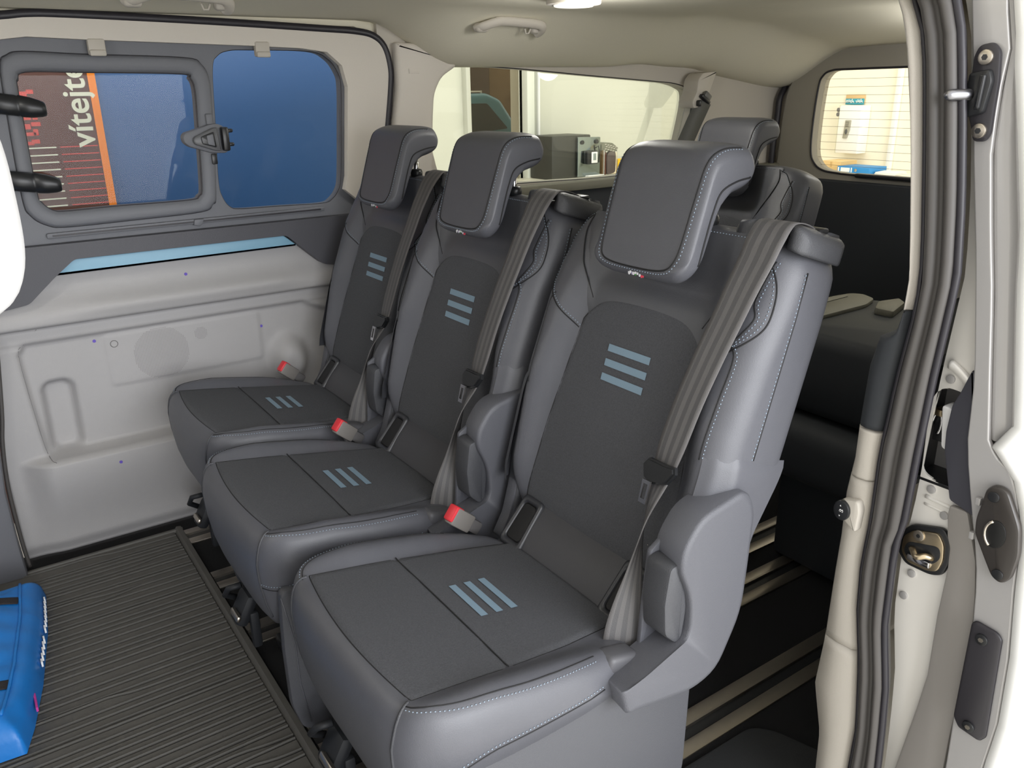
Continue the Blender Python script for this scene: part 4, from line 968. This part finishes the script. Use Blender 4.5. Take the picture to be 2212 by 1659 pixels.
grab(.745, .955, 1.115, 1.356, 'beige grab handle on the headliner above the rear side window')
grab(-.130, .085, 1.115, 1.386, 'beige grab handle cut by the top edge above the sliding door window')
def cabin_fill(name, loc, power, parent=None):  # added point light that brightens the cabin, not a lamp known to be on
    d = bpy.data.lights.new(name, 'POINT'); d.energy = power; d.shadow_soft_size = .05; d.color = (1.0, .985, .95)
    q = bpy.data.objects.new(name, d); COL.objects.link(q); q.location = loc; return q
cabin_fill('rear_fill_light', (.80, .66, 1.325), 3.2)  # added fill below the real ceiling lamp
cabin_fill('cargo_fill_light', (1.92, .42, 1.27), 2.2)  # added fill at the rear, no lamp fitting here
cabin_fill('front_fill_light', (-.85, .60, 1.325), 3.0)  # added fill at the front, no lamp fitting here
lp = thing('ceiling_lamp', 'oval ceiling lamp with light lens cut by the top edge', 'lamp', (.80, .78, 1.37))
LENS = mat('lamp_lens_added_glow', (250, 246, 235), .4); LENS.node_tree.nodes['Principled BSDF'].inputs['Emission Color'].default_value = (1, .97, .88, 1); LENS.node_tree.nodes['Principled BSDF'].inputs['Emission Strength'].default_value = .6  # the lens is real, its glow is added to go with the fill
n = 32
prism('lamp_rim', [(.80+.068*math.cos(2*math.pi*k/n), .765+.062*math.sin(2*math.pi*k/n)) for k in range(n)], 'z', 1.366, 1.388, BEIGE_G, lp, .004)
prism('lamp_lens', [(.80+.050*math.cos(2*math.pi*k/n), .765+.045*math.sin(2*math.pi*k/n)) for k in range(n)], 'z', 1.362, 1.370, LENS, lp, .003)
# rear belt hanging at the D pillar
rb = thing('hanging_belt', 'dark seat belt through a black loop below its beige cover by the rear side window', 'seat belt', (1.80, 1.28, 1.15))
prism('belt_tower', round_poly([(1.862, 1.232), (1.79, 1.226), (1.768, 1.205), (1.762, 1.16), (1.742, 1.128), (1.750, 1.106), (1.775, 1.108), (1.83, 1.16)], .008), 'y', 1.262, 1.335, BEIGE_G, rb, .006)
rbox('belt_loop', (1.797, 1.255, 1.137), (.052, .020, .014), BLACKP, rb, .005, Matrix.Rotation(math.radians(35), 3, 'Y'))
rbox('belt_loop', (1.805, 1.252, 1.148), (.036, .016, .022), mat('loop_grey', (92, 92, 90), .4), rb, .005, Matrix.Rotation(math.radians(35), 3, 'Y'))
rbox('belt_loop', (1.768, 1.255, 1.124), (.014, .022, .022), BLACKP, rb, .006)
a = Acc(); P = [Vector((1.795, 1.258, 1.130)), Vector((1.76, 1.265, 1.06)), Vector((1.715, 1.272, .97)), Vector((1.65, 1.28, .84)), Vector((1.56, 1.285, .66))]
vs = []; fs = []
for p in P:
    for dy in (-.0012, .0012):
        for s_ in (-1, 1): vs.append(p+Vector((s_*.024, dy+s_*-.012, s_*-.012)))
for i in range(len(P)-1):
    o_ = i*4
    for q in ((0, 1), (1, 3), (3, 2), (2, 0)): fs.append((o_+q[0], o_+q[1], o_+4+q[1], o_+4+q[0]))
mk('belt_strap', vs, fs, mat('rear_belt_grey', (84, 84, 80), .6), rb)
# front seat headrest in a white cover at the left edge, with the seat under it
fsx = thing('front_seat', 'white-covered rounded headrest of the front seat, overexposed at the left edge', 'seat', (-.72, .02, 0))
rings = []
for k in range(25):
    t = -1+2*k/24; zc = 1.090+.112*t; r_ = (1-abs(t)**3.2)**(1/2.6) if abs(t) < 1 else 0.0
    r_ = max(r_, .02)
    rings.append([Vector((-.545+.070*r_*math.copysign(abs(math.cos(q*math.pi/16))**.8, math.cos(q*math.pi/16)), .02+.135*r_*math.copysign(abs(math.sin(q*math.pi/16))**.8, math.sin(q*math.pi/16)), zc)) for q in range(32)])
loft('headrest_cover', rings, mat('white_cover', (250, 250, 252), .6), fsx)
for yy in (-.04, .08): tube('headrest_post', [(-.56, yy, 1.0), (-.57, yy, .90)], .006, CHROME, fsx, 8)
rings = []
for k in range(15):
    s_ = k/14; z = .38+.55*s_; x = -.76+.13*s_; wv = .235*(1-.25*s_**4)
    rings.append([Vector((x+.055*math.copysign(abs(math.cos(q*math.pi/14))**.6, math.cos(q*math.pi/14)), .02+wv*math.copysign(abs(math.sin(q*math.pi/14))**.5, math.sin(q*math.pi/14)), z)) for q in range(28)])
loft('front_backrest', rings, LEATHER, fsx)
rbox('front_cushion', (-.98, .02, .40), (.46, .46, .14), LEATHER, fsx, .05, seg=4)
rbox('seat_base', (-.93, .02, .165), (.50, .42, .33), PLASTIC, fsx, .03)
# blue bag lying on the mat
bgx = thing('blue_bag', 'bright blue nylon bag with black straps lying on the ribbed mat', 'bag', (-.80, .90, .012))
def bag_pt(u, v):
    xr = interp([(0, -.618), (.12, -.598), (.35, -.570), (.7, -.540), (1, -.526)], v)
    x = -1.12+(xr+1.12)*u; y = .622+.566*v+.012*math.sin(3*u)
    du, dv = min(u, 1-u)*.55, min(v, 1-v)*.59
    e = min(1, min(du, dv)/.035); e2 = min(1, min(du, dv)/.16)
    z = .012+.060*math.sqrt(max(0, 1-(1-e)**2))+.030*sst(0, 1, e2)
    z += (.006*math.sin(34*x+11*y)+.005*math.sin(21*y-47*x+1.2)+.004*math.sin(80*y+30*x))*e2
    z += .006*math.exp(-((v-.10)/.05)**2)*math.sin(70*u)*e
    return (x, y, z)
grid('bag_body', bag_pt, 110, 110, BAGBLUE, bgx)
tube('bag_seam', [Vector(bag_pt(.925+.03*(k/40-.5)*0, k/40))+Vector((0, 0, .002)) for k in range(3, 39)], .0035, BAGBLUE, bgx, 8)
for v0 in (.24, .80):
    pts = [Vector(bag_pt(.92*k/24, v0+.05*math.sin(k/24*3.0)))+Vector((0, 0, .0025)) for k in range(25)]
    tube('bag_strap', pts, .0015, BAGSTRAP, bgx, 8, w=.015, upv=(0, 0, 1))
lt_ = Acc(); rr = random.Random(5)
for k in range(13):
    if k == 5: continue
    v0 = .42+.038*k; p = Vector(bag_pt(.9965, v0)); p.z = .040
    lt_.box(p+Vector((.0025, 0, 0)), (.0035, .010+.006*rr.random(), .012), 0)
p = Vector(bag_pt(.9965, .20)); p.z = .036; lt_.box(p+Vector((.0025, 0, 0)), (.004, .05, .010), 1)
lt_.mk('bag_print', [WHITE, PINK], bgx, False)

# ================================================================== SHOWROOM OUTSIDE
TILE = mat('showroom_floor_tile', (226, 223, 214), .35, noise=.05)
o = plate('floor_showroom', [(-14, -14), (14, -14), (14, 14), (-14, 14)], [], 'z', -.42, -.6, TILE); o.name = 'ground'; o['kind'] = 'structure'
WALLW = mat('showroom_white_wall', (208, 208, 196), .8, noise=.01)
o = plate('wall_back', [(6.98, -.45), (-6, -.45), (-6, 4.2), (6.98, 4.2)], [[(3.70, -.40), (4.34, -.40), (4.34, 3.4), (3.70, 3.4)]], 'y', 6.0, 6.2, WALLW); o['kind'] = 'structure'
o = plate('wall_far', [(6.2, -.45), (-4, -.45), (-4, 4.2), (6.2, 4.2)], [], 'x', 7.0, 7.2, mat('sunny_white_wall', (240, 236, 222), .8)); o['kind'] = 'structure'  # sunlit brightness of the far wall put into a lighter base colour
d3 = bpy.data.objects.new('door_3', None); COL.objects.link(d3); d3['kind'] = 'structure'
FRM = mat('white_door_frame', (222, 224, 216), .5)
rbox('door_post', (4.385, 5.98, 1.5), (.09, .14, 3.8), FRM, d3, .01); rbox('door_post', (4.455, 5.985, 1.5), (.05, .08, 3.8), mat('post_grey', (176, 178, 168), .5), d3, .005); rbox('door_post', (3.68, 5.98, 1.5), (.05, .12, 3.8), mat('post_grey_b', (196, 196, 186), .5), d3, .01)
for z0, z1 in ((1.17, 1.9), (.70, 1.075), (.2, .60)): rbox('post_slot', (4.522, 5.985, (z0+z1)/2), (.030, .02, z1-z0), mat('slot_grey', (120, 128, 122), .6), d3, .003)
rbox('post_edge', (4.492, 5.97, 1.5), (.022, .10, 3.8), WHITE, d3, .003)
plate('door_pane', [(3.70, -.40), (4.34, -.40), (4.34, 3.4), (3.70, 3.4)], [], 'y', 6.06, 6.07, G_DOOR, d3)
BROWN = [mat('brown_boards_a', (122, 98, 66), .8), mat('brown_boards_b', (84, 66, 52), .8), mat('brown_boards_c', (104, 66, 54), .8)]
# made-up room behind the glass door, in place of the reflected showroom
nb = bpy.data.objects.new('wall_behind_door', None); COL.objects.link(nb); nb['kind'] = 'structure'
nb.name = 'wall_reflected_room'
xx = 4.2
for k, (wd, m_) in enumerate([(.95, 0), (.35, 0), (.40, 1), (.45, 0), (.5, 2), (.6, 2), (.8, 1)]):
    rbox('board', (xx+wd/2, 9.0+.02*(k % 2), 1.5), (wd-.01, .06, 4), BROWN[m_], nb, .01); xx += wd
for x0, z0 in ((5.62, .98), (6.35, .92)):
    for dx, dz, sx, sz in ((-.11, 0, .02, .42), (.11, 0, .02, .42), (0, .21, .24, .02), (0, -.21, .24, .02)): rbox('window_bar', (x0+dx, 8.93, z0+dz), (sx, .02, sz), FRM, nb, 0)
fa_ = bpy.data.objects.new('floor_reflected_room', None); COL.objects.link(fa_); fa_['kind'] = 'structure'  # floor of the made-up room standing for the reflection
plate('reflected_room_floor', [(2.5, 6.2), (8.5, 6.2), (8.5, 9.1), (2.5, 9.1)], [], 'z', -.40, -.5, mat('dark_floor', (52, 54, 50), .5), fa_)
# blue van built behind the glass door to stand in for its reflection
vn = thing('reflected_van', 'small-looking blue van reflected in the brown glass door, modelled beyond its pane', 'vehicle', (4.75, 7.6, -.4))
VB = mat('dusty_blue_paint', (84, 140, 160), .35, .2, coat=.5); VG = mat('van_dark_glass', (40, 42, 40), .1)
prof = round_poly([(3.9, -.20), (3.9, 1.06), (4.0, 1.16), (4.72, 1.17), (4.90, 1.10), (5.14, .78), (5.42, .68), (5.52, .58), (5.55, .25), (5.50, -.20)], .05)
bm_ = prism('van_body', prof, 'y', 7.2, 8.2, VB, vn, .06, 3)
prism('side_glass', round_poly([(4.45, .74), (4.45, 1.06), (4.70, 1.06), (4.98, .78)], .03), 'y', 7.188, 7.21, VG, vn, .004)
prism('side_glass', round_poly([(4.0, .74), (4.0, 1.06), (4.38, 1.06), (4.38, .74)], .03), 'y', 7.188, 7.21, VG, vn, .004)
mk('windscreen', [(4.79, 7.27, 1.10), (4.79, 8.13, 1.10), (5.15, 8.13, .80), (5.15, 7.27, .80)], [(0, 1, 2, 3)], VG, vn, False)
for v in vn.children[-1].data.vertices: v.co += Vector((.025, 0, .02))
for yy in (7.32, 8.08): rbox('headlamp', (5.50, yy, .50), (.10, .18, .12), WHITE, vn, .03)
rbox('grille', (5.55, 7.7, .34), (.04, .6, .14), BLACKP, vn, .02)
for x0 in (4.15, 5.2):
    loft('wheel', [[(x0+r_*math.cos(k*math.pi/12), yy, -.20+r_*math.sin(k*math.pi/12)) for k in range(24)] for yy, r_ in ((7.17, .12), (7.17, .19), (7.19, .215), (7.36, .215))], RUBBER, vn)
# side counter with coffee machine and cups
ct = thing('sideboard', 'dark sideboard top carrying the coffee machine outside the rear side window', 'cabinet', (5.2, 5.6, -.42))
rbox('counter_top', (5.10, 5.72, .345), (1.9, .46, .025), mat('counter_top', (210, 206, 190), .4), ct, .004); rbox('cabinet_body', (5.10, 5.74, -.04), (1.84, .42, .74), mat('cabinet_dark', (54, 54, 50), .5), ct, .006)
for x0 in (4.64, 5.56): rbox('cabinet_door', (x0, 5.525, -.04), (.90, .02, .70), mat('cabinet_door', (60, 60, 55), .5), ct, .004)
cm = thing('coffee_machine', 'black coffee machine with chrome front on the sideboard outside', 'machine', (4.66, 5.66, .358))
CMB = mat('machine_black', (52, 52, 48), .45)
rbox('machine_body', (4.60, 5.72, .563), (.48, .36, .41), CMB, cm, .012)
prism('machine_front', round_poly([(4.650, .372), (4.650, .752), (4.935, .742), (4.935, .372)], .012), 'y', 5.505, 5.53, mat('machine_chrome', (140, 150, 150), .12, 1.0), cm, .004)
for x0 in (4.70, 4.885): disc('machine_knob', (x0, 5.50, .70), .020, 'y', .02, BLACKP, cm, 16, .003)
rbox('machine_spout', (4.79, 5.475, .555), (.135, .06, .125), BLACKP, cm, .008); rbox('spout_screen', (4.81, 5.443, .555), (.075, .006, .105), WHITE, cm, .003); rbox('spout_display', (4.81, 5.439, .562), (.036, .003, .065), mat('display_grey', (140, 150, 148), .3), cm, .001)
tube('milk_pipe', [(4.87, 5.50, .64), (4.89, 5.48, .66), (4.905, 5.48, .60), (4.905, 5.49, .50)], .006, BLACKP, cm, 8)
rbox('drip_tray', (4.85, 5.50, .372), (.20, .09, .022), WHITE, cm, .003)
ch = thing('capsule_rack', 'brown rack with a patterned lid right of the coffee machine', 'rack', (5.07, 5.62, .358))
rbox('rack_body', (5.03, 5.66, .50), (.10, .16, .28), mat('rack_brown', (88, 74, 64), .5), ch, .015); prism('rack_front', round_poly([(5.06, .365), (5.055, .56), (5.10, .60), (5.165, .60), (5.180, .55), (5.175, .38)], .03), 'y', 5.54, 5.58, mat('rack_front', (84, 72, 70), .5), ch, .008)
prism('rack_lid', round_poly([(4.975, .60), (4.98, .665), (5.02, .685), (5.12, .675), (5.20, .625), (5.18, .585), (5.08, .60)], .012), 'y', 5.535, 5.70, mat('rack_lid', (112, 112, 98), .6), ch, .006)
a = Acc()
for i in range(5):
    for j in range(3): a.box((5.03+.034*i+.012*(j % 2), 5.533, .665-.022*j-.008*i), (.022, .003, .006))
o = a.mk('lid_pattern', BEIGE, ch, False); o['kind'] = 'stuff'
rbox('rack_divider', (4.985, 5.57, .49), (.006, .10, .24), BROWN[0], ch, .001); rbox('rack_divider', (5.005, 5.57, .49), (.006, .10, .24), BEIGE, ch, .001); rbox('rack_divider', (5.025, 5.57, .48), (.006, .10, .22), BROWN[2], ch, .001)
cf = thing('card_frame', 'thin wire frame holding a pale card beside the brown rack', 'frame', (5.21, 5.6, .358))
rbox('frame_card', (5.205, 5.605, .47), (.065, .006, .21), mat('pale_card', (240, 226, 196), .7), cf, 0)
tube('frame_wire', [(5.245, 5.60, .36), (5.245, 5.60, .585), (5.165, 5.60, .585), (5.165, 5.60, .36)], .004, STEEL, cf, 6)
yb = thing('yellow_box', 'small yellow box on the sideboard right of the wire frame', 'box', (5.31, 5.62, .358))
rbox('box_body', (5.31, 5.64, .428), (.105, .08, .14), mat('bright_yellow', (250, 196, 10), .5), yb, .003); rbox('box_lid', (5.31, 5.64, .498), (.109, .084, .012), mat('bright_yellow_lid', (252, 200, 20), .5), yb, .002)
# far wall cabinet, sign and desk items (seen through the tailgate window)
wc_ = thing('wall_cabinet', 'white wall cabinet with grey keypad lock seen through the tailgate window', 'cabinet', (6.9, 4.07, .55))
rbox('cabinet_side', (6.915, 4.165, .773), (.15, .015, .445), mat('cabinet_side_grey', (208, 206, 186), .7), wc_, .002); rbox('cabinet_carcass', (6.92, 4.05, .773), (.15, .235, .445), mat('cabinet_white', (252, 250, 244), .6), wc_, .004); rbox('cabinet_door', (6.838, 4.045, .773), (.012, .23, .44), WHITE, wc_, .003)
for zz in (.955, .913): 
    n = 14; prism('dial', [(4.178+.016*math.cos(2*math.pi*k/n), zz+.020*math.sin(2*math.pi*k/n)) for k in range(n)], 'x', 6.83, 6.85, mat('dial_grey', (110, 108, 108), .4), wc_, .003)
kp = prism('keypad_lock', round_poly([(4.075, .862), (4.018, .862), (4.022, .77), (4.045, .692), (4.088, .692)], .006), 'x', 6.815, 6.835, mat('keypad_grey', (160, 158, 146), .5), wc_, .004)
n = 14; prism('lock_dial', [(4.052+.013*math.cos(2*math.pi*k/n), .755+.024*math.sin(2*math.pi*k/n)) for k in range(n)], 'x', 6.808, 6.818, mat('lock_dark', (84, 86, 88), .4), kp, .002)
for i in range(3):
    for j in range(3): rbox('key', (6.813, 4.036+.013*i, .845-.018*j), (.006, .009, .010), mat('key_grey', (138, 136, 126), .5), kp, .001)
sg = thing('wall_sign', 'small teal and tan sign with pale letters above the white wall cabinet', 'sign', (6.97, 4.1, 1.04))
rbox('sign_board', (6.985, 4.105, 1.05), (.02, .20, .085), mat('sign_tan', (206, 176, 130), .7), sg, .002); rbox('sign_panel', (6.972, 4.10, 1.028), (.008, .20, .055), mat('sign_teal', (50, 150, 172), .6), sg, .002)
def text(name, body, size, loc, rot, material, parent, ext=.001, align='LEFT'):
    cu = bpy.data.curves.new(name, 'FONT'); cu.body = body; cu.size = size; cu.extrude = ext; cu.offset = .0016; cu.align_x = align; cu.materials.append(material)
    o_ = bpy.data.objects.new(name, cu); COL.objects.link(o_); o_.rotation_euler = rot; o_.location = loc
    bpy.context.view_layer.update()
    me = bpy.data.meshes.new_from_object(o_.evaluated_get(bpy.context.evaluated_depsgraph_get()))
    me.transform(Matrix.LocRotScale(Vector(loc)-world_loc(parent), o_.rotation_euler, None)); bpy.data.objects.remove(o_)
    me.materials.clear(); me.materials.append(material)
    q = bpy.data.objects.new(name, me); COL.objects.link(q); q.parent = parent; return q
a = Acc(); rr = random.Random(11)
for k in range(12):
    if k in (6,): continue
    h_ = .018+.016*rr.random(); a.box((6.967, 4.190-.0155*k, 1.026+.010*rr.random()), (.002, .007, h_), 0, Matrix.Rotation(rr.uniform(-.3, .3), 3, 'X'))
    a.box((6.967, 4.186-.0155*k, 1.018+.018*rr.random()), (.002, .010, .006))
o = a.mk('lettering', WHITE, sg, False); o['kind'] = 'stuff'
dk = thing('desk', 'pale desk edge below the tailgate window carrying the blue binder', 'desk', (6.7, 4.0, -.42))
rbox('desk_top', (6.72, 3.75, .385), (.54, 1.9, .03), mat('desk_pale', (232, 228, 212), .5), dk, .004)
for yy in (2.9, 4.6): rbox('desk_leg', (6.72, yy, -.025), (.48, .04, .79), mat('desk_leg', (200, 198, 188), .5), dk, .004)
bd = thing('ring_binder', 'blue ring binder with white spine label lying on the desk', 'binder', (6.7, 3.735, .40))
rbox('binder_body', (6.66, 3.735, .430), (.28, .335, .060), mat('binder_blue', (40, 132, 200), .5), bd, .006); rbox('spine_label', (6.518, 3.815, .431), (.003, .095, .036), WHITE, bd, 0); rbox('spine_label', (6.518, 3.886, .431), (.003, .012, .04), WHITE, bd, 0); rbox('spine_label', (6.518, 3.750, .431), (.003, .010, .04), WHITE, bd, 0)
n = 16; prism('finger_ring', [(3.705+.014*math.cos(2*math.pi*k/n), .431+.014*math.sin(2*math.pi*k/n)) for k in range(n)], 'x', 6.514, 6.521, STEEL, bd, .001)
cb = thing('cardboard_box', 'tan cardboard box on the desk left of the blue binder', 'box', (6.7, 4.03, .40))
rbox('box_body', (6.74, 4.035, .445), (.26, .21, .088), mat('cardboard', (214, 184, 132), .8), cb, .003); rbox('box_lid', (6.74, 4.035, .489), (.262, .212, .006), mat('cardboard_lid', (220, 192, 142), .8), cb, .001); rbox('tape', (6.608, 4.035, .46), (.002, .02, .05), mat('tape_tan', (196, 164, 112), .5), cb, 0)
pp = thing('paper_stack', 'white papers on the desk right of the blue binder', 'paper', (6.7, 3.45, .40))
for k in range(4): rbox('sheet', (6.68, 3.45, .404+.006*k), (.21, .19+.01*(k % 2), .005), WHITE, pp, 0, Matrix.Rotation(.06*k, 3, 'Z'))
cbn = thing('cable_trunk', 'pale vertical cable trunking on the wall at the right of the tailgate view', 'trunking', (6.98, 3.65, 0))
rbox('trunk_body', (6.975, 3.66, 1.6), (.04, .05, 2.4), mat('trunk_white', (252, 250, 240), .5), cbn, .004); rbox('trunk_cover', (6.953, 3.66, 1.6), (.006, .036, 2.4), WHITE, cbn, .002)
# banner wall next to the sliding door window
bn = thing('banner_wall', 'brown and blue banner wall with orange stripe and pale word, outside the left window', 'banner', (.3, 2.6, -.42))
rbox('brown_panel', (-.62, 2.62, .9), (1.228, .02, 2.64), mat('banner_brown', (96, 58, 46), .6), bn, .002)
mk('orange_stripe', [(-.022, 2.606, -.42), (.006, 2.606, -.42), (.024, 2.606, 2.2), (.0, 2.606, 2.2), (-.022, 2.63, -.42), (.006, 2.63, -.42), (.024, 2.63, 2.2), (.0, 2.63, 2.2)], [(0, 1, 2, 3), (7, 6, 5, 4), (0, 4, 5, 1), (2, 6, 7, 3), (1, 5, 6, 2), (0, 3, 7, 4)], mat('banner_orange', (244, 136, 10), .6), bn, False)
rbox('blue_panel', (.59, 2.625, .9), (1.18, .02, 2.64), mat('banner_blue', (52, 92, 142), .45), bn, .002)
IV = mat('banner_ivory', (226, 224, 198), .6); RD = mat('banner_red', (214, 74, 60), .6)
text('banner_lettering', 'v\u00edtejte', .118, (-.022, 2.606, 1.008), (math.pi/2, -math.pi/2, 0), IV, bn)
a = Acc()
for x0, z0, w_, h_ in ((-.238, 1.028, .030, .012), (-.216, 1.034, .026, .014), (-.230, 1.060, .040, .012), (-.210, 1.066, .016, .022), (-.236, 1.086, .026, .018), (-.205, 1.094, .030, .014), (-.232, 1.116, .030, .014), (-.204, 1.118, .016, .018), (-.234, 1.150, .036, .016), (-.208, 1.156, .018, .012), (-.228, 1.196, .026, .018), (-.204, 1.204, .022, .014)):
    a.box((x0, 2.608, z0), (w_, .004, h_))
o = a.mk('faded_lettering', RD, bn, False); o['kind'] = 'stuff'
for k in range(9):
    z = 1.011-.0262*k; rbox('banner_line', (-.199, 2.608, z), (.090, .004, .0045), IV, bn, 0); rbox('banner_line', (-.0780+.0003*k, 2.608, z), (.126, .004, .0035), RD, bn, 0)
